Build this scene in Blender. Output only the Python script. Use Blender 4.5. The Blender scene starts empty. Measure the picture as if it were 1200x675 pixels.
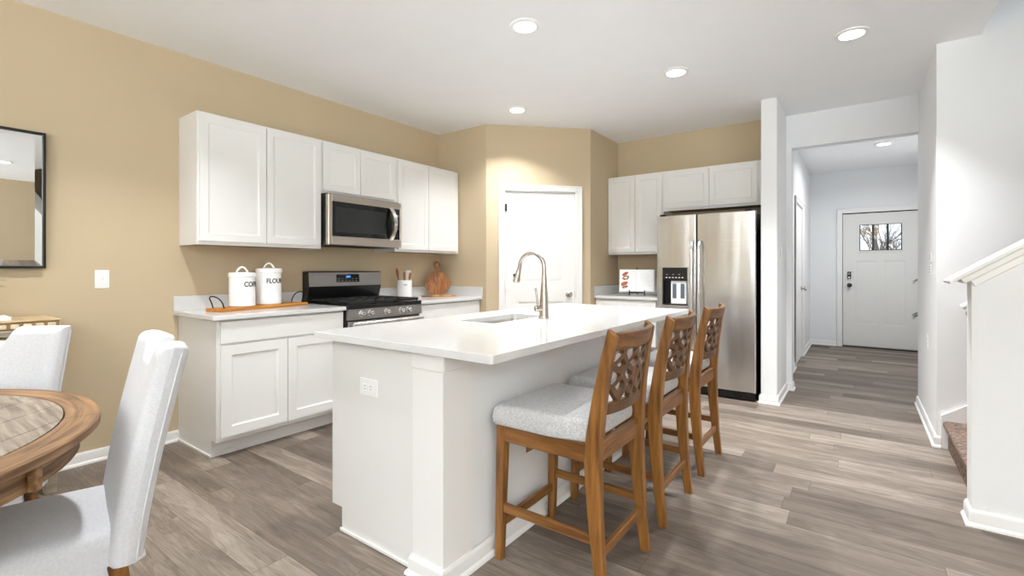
import bpy, bmesh, math, random
from mathutils import Vector, Matrix
PI = math.pi
R = math.radians
random.seed(7)
scn = bpy.context.scene
C = scn.collection

# ------------------------------------------------------------------ camera, world, light, exposure
cam_d = bpy.data.cameras.new('camera'); cam = bpy.data.objects.new('camera', cam_d); C.objects.link(cam)
cam.location = (3.8718, 0.0, 1.2066); cam.rotation_euler = (PI/2, 0, 0.6303)
cam_d.sensor_width = 36; cam_d.lens = 557.5/1200*36; cam_d.shift_y = -(337.5-315.18)/1200
cam_d.clip_start = 0.02
scn.camera = cam
scn.view_settings.view_transform = 'Standard'; scn.view_settings.look = 'None'
scn.view_settings.gamma = 1; scn.view_settings.use_curve_mapping = False
scn.view_settings.exposure = 0.50
scn.cycles.use_denoising = True
scn.cycles.max_bounces = 10; scn.cycles.diffuse_bounces = 6; scn.cycles.glossy_bounces = 4
scn.cycles.sample_clamp_indirect = 6
w = bpy.data.worlds.new('sky'); scn.world = w; w.use_nodes = True
bg = w.node_tree.nodes['Background']; bg.inputs[0].default_value = (0.86, 0.93, 1.0, 1); bg.inputs[1].default_value = 1.0
def area(name, loc, rot, sx, sy, power, col=(1,1,1), shape='RECTANGLE'):
    l = bpy.data.lights.new(name, 'AREA'); l.shape = shape; l.size = sx; l.size_y = sy; l.energy = power; l.color = col
    o = bpy.data.objects.new(name, l); C.objects.link(o); o.location = loc; o.rotation_euler = rot
    return o
# daylight added at unseen patio door and windows, aimed up to brighten the ceiling
WIN_BACK = [(2.9, 5.5, 0.05, 2.35), (5.9, 7.5, 0.6, 2.35)]
WIN_POWER = [420, 230]; TILT = 88
for (a, b, z0, z1), p in zip(WIN_BACK, WIN_POWER):
    area('daylight', ((a+b)/2, -4.25, (z0+z1)/2), (R(90+TILT), 0, 0), b-a, z1-z0, p, (0.85, 0.935, 1.0))
WIN_RIGHT = [(-2.8, -0.9, 0.6, 2.35)]
for a, b, z0, z1 in WIN_RIGHT:
    area('daylight', (8.15, (a+b)/2, (z0+z1)/2), (R(90+TILT), 0, R(90)), b-a, z1-z0, 310, (0.85, 0.935, 1.0))
H = 2.7315
LAMPS = [(2.18, 2.456), (3.833, 3.782), (2.728, 3.717), (1.234, 3.698), (4.117, 7.329), (1.2, 0.9), (3.4, -1.6), (6.0, -1.6), (6.0, 1.2)]
LAMP_POWER = 14.0; LAMP_BOOST = {0: .9, 1: 1.05, 2: .95, 3: 1.05, 4: 1.2}; LAMP_SPREAD = {1: 96, 3: 118, 4: 165}

# ------------------------------------------------------------------ materials
def rgb(r, g, b):
    f = lambda c: (c/255/12.92 if c/255 <= .04045 else ((c/255+.055)/1.055)**2.4)
    return (f(r), f(g), f(b), 1)
def newmat(name):
    m = bpy.data.materials.new(name); m.use_nodes = True
    return m, m.node_tree.nodes, m.node_tree.links, m.node_tree.nodes['Principled BSDF']
def mat(name, col, rough=.5, metal=0.0, spec=.5, noise=0.0, nscale=8, bump=0.0, bscale=60, emit=None, es=0):
    m, N, L, p = newmat(name)
    p.inputs['Base Color'].default_value = col; p.inputs['Roughness'].default_value = rough
    p.inputs['Metallic'].default_value = metal; p.inputs['Specular IOR Level'].default_value = spec
    if emit:
        p.inputs['Emission Color'].default_value = emit; p.inputs['Emission Strength'].default_value = es
    tc = N.new('ShaderNodeTexCoord')
    if noise:
        t = N.new('ShaderNodeTexNoise'); t.inputs['Scale'].default_value = nscale; t.inputs['Detail'].default_value = 4
        L.new(tc.outputs['Object'], t.inputs['Vector'])
        r = N.new('ShaderNodeValToRGB')
        r.color_ramp.elements[0].position = .3; r.color_ramp.elements[1].position = .7
        r.color_ramp.elements[0].color = tuple(c*(1-noise) for c in col[:3])+(1,)
        r.color_ramp.elements[1].color = tuple(min(1, c*(1+noise)) for c in col[:3])+(1,)
        L.new(t.outputs['Fac'], r.inputs['Fac']); L.new(r.outputs['Color'], p.inputs['Base Color'])
    if bump:
        t2 = N.new('ShaderNodeTexNoise'); t2.inputs['Scale'].default_value = bscale; t2.inputs['Detail'].default_value = 3
        L.new(tc.outputs['Object'], t2.inputs['Vector'])
        b = N.new('ShaderNodeBump'); b.inputs['Strength'].default_value = bump; b.inputs['Distance'].default_value = .01
        L.new(t2.outputs['Fac'], b.inputs['Height']); L.new(b.outputs['Normal'], p.inputs['Normal'])
    return m
def wood(name, c1, c2, axis='z', scale=1.0, rough=.45, stripes=14):
    m, N, L, p = newmat(name)
    p.inputs['Roughness'].default_value = rough
    tc = N.new('ShaderNodeTexCoord'); mp = N.new('ShaderNodeMapping')
    s = {'x': (1.2, stripes, stripes), 'y': (stripes, 1.2, stripes), 'z': (stripes, stripes, 1.2)}[axis]
    mp.inputs['Scale'].default_value = tuple(v*scale for v in s)
    L.new(tc.outputs['Object'], mp.inputs['Vector'])
    t = N.new('ShaderNodeTexNoise'); t.inputs['Scale'].default_value = 3; t.inputs['Detail'].default_value = 6; t.inputs['Distortion'].default_value = .6
    L.new(mp.outputs['Vector'], t.inputs['Vector'])
    r = N.new('ShaderNodeValToRGB'); r.color_ramp.elements[0].position = .32; r.color_ramp.elements[1].position = .68
    r.color_ramp.elements[0].color = c2; r.color_ramp.elements[1].color = c1
    L.new(t.outputs['Fac'], r.inputs['Fac']); L.new(r.outputs['Color'], p.inputs['Base Color'])
    b = N.new('ShaderNodeBump'); b.inputs['Strength'].default_value = .15; b.inputs['Distance'].default_value = .004
    L.new(t.outputs['Fac'], b.inputs['Height']); L.new(b.outputs['Normal'], p.inputs['Normal'])
    return m
def fabric(name, c1, c2, scale=380):
    m, N, L, p = newmat(name)
    p.inputs['Roughness'].default_value = .9; p.inputs['Specular IOR Level'].default_value = .15
    p.inputs['Sheen Weight'].default_value = .15
    tc = N.new('ShaderNodeTexCoord')
    t = N.new('ShaderNodeTexNoise'); t.inputs['Scale'].default_value = scale; t.inputs['Detail'].default_value = 2
    t3 = N.new('ShaderNodeTexNoise'); t3.inputs['Scale'].default_value = 130; t3.inputs['Detail'].default_value = 5
    L.new(tc.outputs['Object'], t.inputs['Vector']); L.new(tc.outputs['Object'], t3.inputs['Vector'])
    ad = N.new('ShaderNodeMath'); ad.operation = 'ADD'; L.new(t.outputs['Fac'], ad.inputs[0]); L.new(t3.outputs['Fac'], ad.inputs[1])
    hf = N.new('ShaderNodeMath'); hf.operation = 'MULTIPLY'; hf.inputs[1].default_value = .5; L.new(ad.outputs[0], hf.inputs[0])
    r = N.new('ShaderNodeValToRGB'); r.color_ramp.elements[0].position = .36; r.color_ramp.elements[1].position = .64
    r.color_ramp.elements[0].color = c2; r.color_ramp.elements[1].color = c1
    L.new(hf.outputs[0], r.inputs['Fac']); L.new(r.outputs['Color'], p.inputs['Base Color'])
    b = N.new('ShaderNodeBump'); b.inputs['Strength'].default_value = .25; b.inputs['Distance'].default_value = .003
    L.new(t.outputs['Fac'], b.inputs['Height']); L.new(b.outputs['Normal'], p.inputs['Normal'])
    return m
def floor_mat():
    m, N, L, p = newmat('vinyl planks')
    def M(op, a, b=None, c=None):
        n = N.new('ShaderNodeMath'); n.operation = op
        for i, v in enumerate((a, b, c)):
            if v is None: continue
            if isinstance(v, (int, float)): n.inputs[i].default_value = v
            else: L.new(v, n.inputs[i])
        return n.outputs[0]
    tc = N.new('ShaderNodeTexCoord'); sp = N.new('ShaderNodeSeparateXYZ'); L.new(tc.outputs['Object'], sp.inputs[0])
    X, Y = sp.outputs[0], sp.outputs[1]
    Wd, Ln = .152, 1.22
    row = M('FLOOR', M('DIVIDE', Y, Wd))
    wn = N.new('ShaderNodeTexWhiteNoise'); wn.noise_dimensions = '1D'; L.new(row, wn.inputs['W'])
    xs = M('ADD', X, M('MULTIPLY', wn.outputs['Value'], Ln*3.7))
    col = M('FLOOR', M('DIVIDE', xs, Ln))
    cb = N.new('ShaderNodeCombineXYZ'); L.new(row, cb.inputs[0]); L.new(col, cb.inputs[1])
    wn2 = N.new('ShaderNodeTexWhiteNoise'); wn2.noise_dimensions = '2D'; L.new(cb.outputs[0], wn2.inputs['Vector'])
    rnd = wn2.outputs['Value']
    # grain coordinates, different in every plank
    gv = N.new('ShaderNodeCombineXYZ')
    L.new(M('MULTIPLY', xs, 1.6), gv.inputs[0]); L.new(M('MULTIPLY', Y, 11.0), gv.inputs[1]); L.new(M('MULTIPLY', rnd, 37.0), gv.inputs[2])
    n1 = N.new('ShaderNodeTexNoise'); n1.inputs['Scale'].default_value = 1.0; n1.inputs['Detail'].default_value = 5; n1.inputs['Distortion'].default_value = .9
    L.new(gv.outputs[0], n1.inputs['Vector'])
    fv = N.new('ShaderNodeCombineXYZ')
    L.new(M('MULTIPLY', xs, 6.0), fv.inputs[0]); L.new(M('MULTIPLY', Y, 130.0), fv.inputs[1]); L.new(M('MULTIPLY', rnd, 11.0), fv.inputs[2])
    n2 = N.new('ShaderNodeTexNoise'); n2.inputs['Scale'].default_value = 1.0; n2.inputs['Detail'].default_value = 3
    L.new(fv.outputs[0], n2.inputs['Vector'])
    # cathedral rings: contour lines of the broad grain
    ring = M('FRACT', M('MULTIPLY', n1.outputs['Fac'], 9.0))
    ring = M('ABSOLUTE', M('SUBTRACT', ring, .5))
    v = M('ADD', M('MULTIPLY', n1.outputs['Fac'], .50), M('MULTIPLY', n2.outputs['Fac'], .28))
    v = M('ADD', v, M('MULTIPLY', ring, .16))
    v = M('ADD', v, M('MULTIPLY', M('SUBTRACT', rnd, .5), .30))
    r = N.new('ShaderNodeValToRGB'); cr = r.color_ramp
    cr.elements[0].position = .20; cr.elements[0].color = rgb(*FLOOR_D)
    cr.elements[1].position = .70; cr.elements[1].color = rgb(*FLOOR_L)
    e = cr.elements.new(.46); e.color = rgb(*FLOOR_M)
    L.new(v, r.inputs['Fac'])
    fy = M('FRACT', M('DIVIDE', Y, Wd)); fx = M('FRACT', M('DIVIDE', xs, Ln))
    sy = M('LESS_THAN', M('MINIMUM', fy, M('SUBTRACT', 1.0, fy)), .010)
    sx = M('LESS_THAN', M('MINIMUM', fx, M('SUBTRACT', 1.0, fx)), .0014)
    seam = M('MAXIMUM', sy, sx)
    mx = N.new('ShaderNodeMix'); mx.data_type = 'RGBA'; mx.blend_type = 'MULTIPLY'
    L.new(M('MULTIPLY', seam, .8), mx.inputs[0]); L.new(r.outputs['Color'], mx.inputs[6]); mx.inputs[7].default_value = (.55, .52, .5, 1)
    L.new(mx.outputs[2], p.inputs['Base Color'])
    p.inputs['Roughness'].default_value = .5; p.inputs['Specular IOR Level'].default_value = .3
    b = N.new('ShaderNodeBump'); b.inputs['Strength'].default_value = .08; b.inputs['Distance'].default_value = .003
    L.new(n2.outputs['Fac'], b.inputs['Height']); L.new(b.outputs['Normal'], p.inputs['Normal'])
    return m
def steel(name, col, rough=.3, axis='x', amount=.12):
    m, N, L, p = newmat(name)
    p.inputs['Metallic'].default_value = 1; p.inputs['Roughness'].default_value = rough
    p.inputs['Base Color'].default_value = col
    tc = N.new('ShaderNodeTexCoord'); mp = N.new('ShaderNodeMapping')
    mp.inputs['Scale'].default_value = {'x': (2, 2, 500), 'z': (500, 500, 2)}[axis]
    L.new(tc.outputs['Object'], mp.inputs['Vector'])
    t = N.new('ShaderNodeTexNoise'); t.inputs['Scale'].default_value = 1; t.inputs['Detail'].default_value = 2
    L.new(mp.outputs['Vector'], t.inputs['Vector'])
    mp2 = N.new('ShaderNodeMapping'); mp2.inputs['Scale'].default_value = (5.5, 5.5, .35); L.new(tc.outputs['Object'], mp2.inputs['Vector'])
    t2 = N.new('ShaderNodeTexNoise'); t2.inputs['Scale'].default_value = 1; t2.inputs['Detail'].default_value = 1
    L.new(mp2.outputs['Vector'], t2.inputs['Vector'])
    b = N.new('ShaderNodeBump'); b.inputs['Strength'].default_value = amount; b.inputs['Distance'].default_value = .002
    L.new(t.outputs['Fac'], b.inputs['Height'])
    b2 = N.new('ShaderNodeBump'); b2.inputs['Strength'].default_value = .5; b2.inputs['Distance'].default_value = .03
    L.new(t2.outputs['Fac'], b2.inputs['Height']); L.new(b.outputs['Normal'], b2.inputs['Normal'])
    L.new(b2.outputs['Normal'], p.inputs['Normal'])
    return m
def glass_mat(name, tint=(1,1,1,1), refl=.08):
    m, N, L, p = newmat(name); N.remove(p)
    out = [n for n in N if n.type == 'OUTPUT_MATERIAL'][0]
    t = N.new('ShaderNodeBsdfTransparent'); t.inputs[0].default_value = tint
    g = N.new('ShaderNodeBsdfGlossy'); g.inputs['Roughness'].default_value = .02
    mx = N.new('ShaderNodeMixShader'); mx.inputs[0].default_value = refl
    L.new(t.outputs[0], mx.inputs[1]); L.new(g.outputs[0], mx.inputs[2]); L.new(mx.outputs[0], out.inputs['Surface'])
    return m

FLOOR_D, FLOOR_M, FLOOR_L = (82, 71, 62), (119, 107, 96), (160, 148, 136)
M_FLOOR = floor_mat()
M_TAN = mat('tan wall paint', rgb(198, 180, 150), .85, noise=.015, nscale=2, bump=.03, bscale=220)
M_WALL = mat('white wall paint', rgb(236, 237, 238), .85, noise=.008, nscale=2, bump=.02, bscale=220)
M_CEIL = mat('ceiling paint', rgb(247, 248, 249), .9, noise=.008, nscale=3, bump=.03, bscale=150)
M_TRIM = mat('white trim paint', rgb(238, 237, 235), .45, noise=.006, nscale=4)
M_DOOR = mat('white door paint', rgb(238, 237, 234), .45, noise=.006, nscale=4)
M_GDOOR = mat('pale grey door paint', rgb(228, 227, 224), .5, noise=.006, nscale=4)
M_CAB = mat('white cabinet paint', rgb(231, 230, 227), .4, noise=.006, nscale=4)
M_RAW = mat('raw wood underside', rgb(150, 105, 66), .7, noise=.15, nscale=12)
M_DARK = mat('dark gap', rgb(35, 32, 30), .8, noise=.1)
M_QUARTZ = mat('white quartz', rgb(216, 216, 215), .13, noise=.012, nscale=30)
M_STEEL = steel('brushed stainless', (.68, .67, .66, 1), .24)
M_STEELD = steel('dark stainless', (.36, .34, .325, 1), .3)
M_STEELW = steel('reflection tinted stainless', (.56, .50, .43, 1), .3)  # warm reflections of the room tinted into the steel colour
M_CHROME = mat('polished metal', (.85, .84, .83, 1), .12, 1.0, noise=.02)
M_NICKEL = mat('brushed nickel', (.56, .51, .46, 1), .26, 1.0, noise=.03)
M_SINK = mat('sink steel', (.60, .57, .53, 1), .3, 1.0, noise=.03)
M_BLACK = mat('black enamel', rgb(16, 16, 17), .3, noise=.05)
M_BLACKG = mat('black glass', rgb(10, 11, 12), .06, spec=.6, noise=.02)
M_WINDOWG = mat('oven window glass', rgb(38, 40, 40), .1, spec=.6, noise=.05)
M_IRON = mat('cast iron', rgb(22, 22, 22), .6, noise=.1, bump=.1)
M_BLUE = mat('blue display', rgb(20, 60, 140), .3, emit=rgb(60, 130, 230), es=1.2)
M_STOOLW = wood('honey stained wood', rgb(152, 102, 46), rgb(92, 57, 26), 'z', 1.0, .38)
M_STOOLX = wood('honey stained rail wood', rgb(146, 98, 47), rgb(96, 60, 28), 'y', 1.0, .38)
M_STOOLS = wood('honey stained side rail wood', rgb(146, 98, 47), rgb(96, 60, 28), 'x', 1.0, .38)
M_PANELW = wood('shaded lattice wood', rgb(108, 76, 48), rgb(80, 52, 30), 'z', 1.0, .45)  # stool wood darkened to hold the shade on the back panel
M_SEATF = fabric('grey tweed', rgb(214, 213, 213), rgb(166, 166, 168))
M_LINEN = fabric('pale linen', rgb(218, 218, 221), rgb(202, 203, 207), 500)
M_TABRIM = wood('brown table wood', rgb(164, 125, 84), rgb(98, 68, 41), 'x', 1.5, .55)
def ring_wood(name, c1, c2, rough):
    m, N, L, p = newmat(name); p.inputs['Roughness'].default_value = rough
    tc = N.new('ShaderNodeTexCoord'); sp = N.new('ShaderNodeSeparateXYZ'); L.new(tc.outputs['Object'], sp.inputs[0])
    at = N.new('ShaderNodeMath'); at.operation = 'ARCTAN2'; L.new(sp.outputs[1], at.inputs[0]); L.new(sp.outputs[0], at.inputs[1])
    fl = N.new('ShaderNodeCombineXYZ'); L.new(sp.outputs[0], fl.inputs[0]); L.new(sp.outputs[1], fl.inputs[1])
    ln = N.new('ShaderNodeVectorMath'); ln.operation = 'LENGTH'; L.new(fl.outputs[0], ln.inputs[0])
    def mul(a, k):
        n = N.new('ShaderNodeMath'); n.operation = 'MULTIPLY'; L.new(a, n.inputs[0]); n.inputs[1].default_value = k; return n.outputs[0]
    cb = N.new('ShaderNodeCombineXYZ'); L.new(mul(at.outputs[0], 3.2), cb.inputs[0]); L.new(mul(ln.outputs['Value'], 62), cb.inputs[1]); L.new(mul(sp.outputs[2], 62), cb.inputs[2])
    t = N.new('ShaderNodeTexNoise'); t.inputs['Scale'].default_value = 1; t.inputs['Detail'].default_value = 6; t.inputs['Distortion'].default_value = .7
    L.new(cb.outputs[0], t.inputs['Vector'])
    r = N.new('ShaderNodeValToRGB'); r.color_ramp.elements[0].position = .3; r.color_ramp.elements[1].position = .68
    r.color_ramp.elements[0].color = c2; r.color_ramp.elements[1].color = c1
    L.new(t.outputs['Fac'], r.inputs['Fac']); L.new(r.outputs['Color'], p.inputs['Base Color'])
    b = N.new('ShaderNodeBump'); b.inputs['Strength'].default_value = .2; b.inputs['Distance'].default_value = .004
    L.new(t.outputs['Fac'], b.inputs['Height']); L.new(b.outputs['Normal'], p.inputs['Normal'])
    return m
M_RIMW = ring_wood('brown rim wood', rgb(164, 126, 86), rgb(92, 64, 39), .55)
M_TABTOP = wood('grey washed planks', rgb(168, 154, 137), rgb(112, 99, 86), 'x', 1.5, .6)
M_TRAYW = wood('orange tray wood', rgb(200, 134, 48), rgb(168, 102, 30), 'y', 1, .4)
M_ACACIA = wood('acacia wood', rgb(176, 112, 56), rgb(106, 62, 28), 'z', .8, .4, 22)
M_LIGHTW = wood('light wood', rgb(206, 164, 112), rgb(160, 110, 66), 'y', 1, .5)
M_CERAM = mat('white enamel', rgb(243, 243, 242), .22, noise=.005)
M_INK = mat('black lettering', rgb(28, 28, 30), .6, noise=.02)
M_WIRE = mat('black wire', rgb(24, 24, 24), .5, .4, noise=.05)
M_PLASTIC = mat('white plastic', rgb(244, 244, 243), .35, noise=.004)
M_SLOT = mat('grey slot', rgb(150, 150, 150), .6, noise=.05)
M_TANPL = mat('tan plastic', rgb(150, 118, 76), .5, noise=.05)
M_PAPER = mat('white paper', rgb(244, 244, 244), .8, noise=.01)
M_FOODA = mat('printed food red', rgb(176, 96, 66), .7, noise=.45, nscale=60)
M_FOODB = mat('printed food brown', rgb(150, 104, 66), .7, noise=.5, nscale=70)
M_CARPET = mat('brown carpet', rgb(132, 114, 103), 1.0, spec=.05, noise=.55, nscale=55, bump=.8, bscale=70)
M_LEAF = mat('dark green leaf', rgb(52, 66, 44), .5, noise=.3, nscale=20)
M_LEAFB = mat('bright green leaf', rgb(120, 160, 40), .5, noise=.2, nscale=20)
M_BARK = mat('bark', rgb(112, 96, 84), .9, noise=.3, nscale=20)
M_POT = mat('grey stoneware', rgb(120, 118, 114), .6, noise=.1)
M_CARVED = mat('carved tan wood', rgb(196, 172, 132), .7, noise=.22, nscale=26, bump=.5, bscale=40)
M_CARVDK = mat('carved wood ground', rgb(150, 118, 82), .8, noise=.2, nscale=30)
M_CARVLT = mat('carved wood relief', rgb(224, 206, 172), .7, noise=.15, nscale=40)
M_CONSOLE = wood('weathered grey wood', rgb(170, 158, 140), rgb(132, 120, 104), 'y', 1, .6)
M_MIRROR = mat('mirror glass', (.86, .87, .86, 1), .01, 1.0, noise=.003)
M_FRAME = mat('black frame', rgb(22, 22, 24), .35, noise=.05)
M_LAMP = mat('lamp lens', (1, 1, 1, 1), .5, emit=(1, .98, .95, 1), es=7)
M_GLASS = glass_mat('window glass')
M_GLASSD = glass_mat('door glass', (1, 1, 1, 1), .05)
M_LEAD = mat('dark glazing bar', rgb(40, 40, 42), .5, noise=.05)
M_BRONZE = mat('dark bronze', rgb(70, 66, 62), .35, .8, noise=.05)
M_GREYP = mat('blue grey paddle', rgb(98, 108, 124), .4, noise=.05)
M_GRASS = mat('winter lawn', rgb(150, 145, 110), .9, noise=.3, nscale=3)

# ------------------------------------------------------------------ mesh helpers
def merge(bm, t):
    me = bpy.data.meshes.new('t'); t.to_mesh(me); t.free(); bm.from_mesh(me); bpy.data.meshes.remove(me)
def nb(): return bmesh.new()
def bx(bm, x0, x1, y0, y1, z0, z1, bev=0.0, seg=1, mtx=None):
    t = bmesh.new(); bmesh.ops.create_cube(t, size=1)
    for v in t.verts: v.co = Vector(((x0+x1)/2+v.co.x*(x1-x0), (y0+y1)/2+v.co.y*(y1-y0), (z0+z1)/2+v.co.z*(z1-z0)))
    if bev: bmesh.ops.bevel(t, geom=t.edges[:], offset=bev, segments=seg, affect='EDGES', profile=.5)
    if mtx: bmesh.ops.transform(t, matrix=mtx, verts=t.verts)
    merge(bm, t); return bm
def loft(bm, secs, close=True, caps=True):
    rows = [[bm.verts.new(p) for p in s] for s in secs]; n = len(rows[0])
    for a, b in zip(rows, rows[1:]):
        for i in range(n if close else n-1):
            j = (i+1) % n
            bm.faces.new((a[i], a[j], b[j], b[i]))
    if caps:
        bm.faces.new(rows[0][::-1]); bm.faces.new(rows[-1])
    bmesh.ops.recalc_face_normals(bm, faces=bm.faces); return bm
def tube(bm, pts, r, seg=10, closed=False):
    t = bmesh.new(); pts = [Vector(p) for p in pts]; n = len(pts)
    rs = r if isinstance(r, (list, tuple)) else [r]*n
    def tan(i):
        if closed: return (pts[(i+1) % n]-pts[i-1]).normalized()
        return (pts[min(i+1, n-1)]-pts[max(i-1, 0)]).normalized()
    d = tan(0); u = d.orthogonal().normalized(); secs = []
    for i in range(n):
        d = tan(i); u = (u-d*u.dot(d)).normalized(); v = d.cross(u)
        secs.append([pts[i]+(u*math.cos(2*PI*k/seg)+v*math.sin(2*PI*k/seg))*rs[i] for k in range(seg)])
    if closed: secs.append(secs[0]); loft(t, secs, True, False); bmesh.ops.remove_doubles(t, verts=t.verts, dist=1e-6)
    else: loft(t, secs, True, True)
    merge(bm, t); return bm
def lathe(bm, prof, seg=40, c=(0, 0, 0), mtx=None, caps=True):
    t = bmesh.new()
    secs = [[Vector((max(r, 1e-5)*math.cos(2*PI*k/seg), max(r, 1e-5)*math.sin(2*PI*k/seg), z)) for k in range(seg)] for r, z in prof]
    loft(t, secs, True, caps and prof[0] != prof[-1])
    bmesh.ops.remove_doubles(t, verts=t.verts, dist=5e-5)
    if mtx: bmesh.ops.transform(t, matrix=mtx, verts=t.verts)
    bmesh.ops.translate(t, vec=Vector(c), verts=t.verts)
    merge(bm, t); return bm
def prism(bm, poly, f0, f1):
    """poly: 2D points; f0, f1 map a point to 3D at the two ends"""
    t = bmesh.new(); loft(t, [[Vector(f0(*p)) for p in poly], [Vector(f1(*p)) for p in poly]]); merge(bm, t); return bm
def bar(bm, p0, p1, a, b, ref=(0, 0, 1), a1=None, b1=None, bev=.003):
    p0, p1 = Vector(p0), Vector(p1); d = (p1-p0).normalized(); ref = Vector(ref)
    s = d.cross(ref).normalized(); u = s.cross(d).normalized(); a1 = a1 or a; b1 = b1 or b
    def sec(p, a, b):
        c = min(bev, a*.3, b*.3); o = []
        for sx, sy in ((1, 1), (-1, 1), (-1, -1), (1, -1)):
            q = [(sx*(a/2), sy*(b/2-c)), (sx*(a/2-c), sy*(b/2))]
            if sx*sy < 0: q.reverse()
            o += q
        return [p+s*x+u*y for x, y in o]
    t = bmesh.new(); loft(t, [sec(p0, a, b), sec(p1, a1, b1)]); merge(bm, t); return bm
def panelslab(wd, ht, th, panels, rings):
    """slab lying in X (width) and Z (height), front face at y=0 looking to -Y, back at y=th; panels=(x0,x1,z0,z1) sunk by rings [(inset, depth)...]"""
    bm = bmesh.new(); xs, zs = {0, wd}, {0, ht}
    for a, b, c, d in panels:
        for i, _ in [(0, 0)]+rings: xs |= {round(a+i, 5), round(b-i, 5)}; zs |= {round(c+i, 5), round(d-i, 5)}
    xs, zs = sorted(xs), sorted(zs)
    prof = [(0, 0)]+rings
    def dep(x, z):
        for a, b, c, d in panels:
            e = min(x-a, b-x, z-c, d-z)
            if e > 1e-6:
                for (i0, d0), (i1, d1) in zip(prof, prof[1:]):
                    if e <= i1+1e-6: return d0+(d1-d0)*(e-i0)/(i1-i0)
                return prof[-1][1]
        return 0
    g = [[bm.verts.new((x, dep(x, z), z)) for z in zs] for x in xs]
    for i in range(len(xs)-1):
        for j in range(len(zs)-1):
            q = [g[i][j], g[i+1][j], g[i+1][j+1], g[i][j+1]]; y = [v.co.y for v in q]
            if abs(y[0]+y[2]-y[1]-y[3]) > 1e-6:
                if (abs(y[0]-y[2]) > 1e-6 and abs(y[1]-y[3]) < 1e-6): bm.faces.new((q[0], q[1], q[2])); bm.faces.new((q[0], q[2], q[3]))
                else: bm.faces.new((q[0], q[1], q[3])); bm.faces.new((q[1], q[2], q[3]))
            else: bm.faces.new(q)
    nx, nz = len(xs)-1, len(zs)-1
    ring = [g[i][0] for i in range(nx)]+[g[nx][j] for j in range(nz)]+[g[i][nz] for i in range(nx, 0, -1)]+[g[0][j] for j in range(nz, 0, -1)]
    back = [bm.verts.new((v.co.x, th, v.co.z)) for v in ring]
    for i in range(len(ring)):
        j = (i+1) % len(ring); bm.faces.new((ring[j], ring[i], back[i], back[j]))
    bm.faces.new(back)
    bmesh.ops.recalc_face_normals(bm, faces=bm.faces)
    return bm
def tr(bm, m): bmesh.ops.transform(bm, matrix=m, verts=bm.verts); return bm
def textbm(body, size, ext=.0006, bold=0.0, align='CENTER'):
    cu = bpy.data.curves.new('t', 'FONT'); cu.body = body; cu.size = size; cu.extrude = ext; cu.offset = bold; cu.align_x = align; cu.align_y = 'CENTER'
    cu.resolution_u = 3
    o = bpy.data.objects.new('t', cu); C.objects.link(o); bpy.context.view_layer.update()
    me = bpy.data.meshes.new_from_object(o.evaluated_get(bpy.context.evaluated_depsgraph_get()))
    bm = bmesh.new(); bm.from_mesh(me); bpy.data.objects.remove(o); bpy.data.curves.remove(cu); bpy.data.meshes.remove(me)
    return bm
# facing matrices: slab front (-Y) turned to face +X, or kept, placed at a point
def face_x(x, y, z): return Matrix.Translation((x, y, z)) @ Matrix.Rotation(PI/2, 4, 'Z')      # width runs along +Y, front looks to +X
def face_ny(x, y, z): return Matrix.Translation((x, y, z))                                       # width runs along +X, front looks to -Y

# ------------------------------------------------------------------ object helpers
def base_of(o):
    v = Vector((0, 0, 0))
    while o is not None: v += Vector(o.location); o = o.parent
    return v
def obj(name, bm, m, parent=None, world=True, origin=None, smooth=35, label=None):
    me = bpy.data.meshes.new(name)
    if parent is not None and world: bmesh.ops.translate(bm, vec=-base_of(parent), verts=bm.verts)
    if parent is None:
        if origin is None:
            xs = [v.co.x for v in bm.verts]; ys = [v.co.y for v in bm.verts]; zs = [v.co.z for v in bm.verts]
            origin = ((min(xs)+max(xs))/2, (min(ys)+max(ys))/2, min(zs))
        bmesh.ops.translate(bm, vec=-Vector(origin), verts=bm.verts)
    bm.to_mesh(me); bm.free(); me.materials.append(m)
    if smooth:
        for p in me.polygons: p.use_smooth = True
        me.set_sharp_from_angle(angle=R(smooth))
    o = bpy.data.objects.new(name, me); C.objects.link(o)
    if smooth:
        wn_ = o.modifiers.new('weighted', 'WEIGHTED_NORMAL'); wn_.keep_sharp = True
    if parent is not None: o.parent = parent
    else: o.location = origin
    if label: o['label'] = label
    return o
def thing(name, label, cat, loc, rz=0, group=None):
    o = bpy.data.objects.new(name, None); C.objects.link(o); o.empty_display_size = .1
    o.location = loc; o.rotation_euler = (0, 0, rz); o['label'] = label; o['category'] = cat
    if group: o['group'] = group
    return o
def tag(o, label, cat, group=None):
    o['label'] = label; o['category'] = cat
    if group: o['group'] = group
    return o
def struct(name, bm, m, parent=None, smooth=35):
    o = obj(name, bm, m, parent, origin=(0, 0, 0) if parent is None else None, smooth=smooth)
    if parent is None: o['kind'] = 'structure'
    return o
def dup(root, loc, label, rz=None):
    r = root.copy(); C.objects.link(r); r.location = loc; r['label'] = label
    if rz is not None: r.rotation_euler = (0, 0, rz)
    def rec(src, dst):
        for ch in list(src.children):
            c = ch.copy(); C.objects.link(c); c.parent = dst; rec(ch, c)
    rec(root, r); return r

# ------------------------------------------------------------------ geometry constants
Y1, YB = 3.8935, 5.4288             # pantry return wall, fridge wall
PX, PX2 = .694, 1.503               # pantry angle from (PX,Y1) to (PX2,PYE)
PYE = Y1+(PX2-PX)
WW0, WW1, WY = 3.155, 3.2845, 4.792
HY, JX, HZ = 5.455, 3.331, 2.407
SX, SY = 4.296, 4.303
HX, EY = 3.235, 9.04
KX, KY0, KY1 = 4.300, 3.085, 3.205
XR, YBK = 7.9, -4.0                 # living room right wall and back wall
ZT = 5.2

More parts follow.
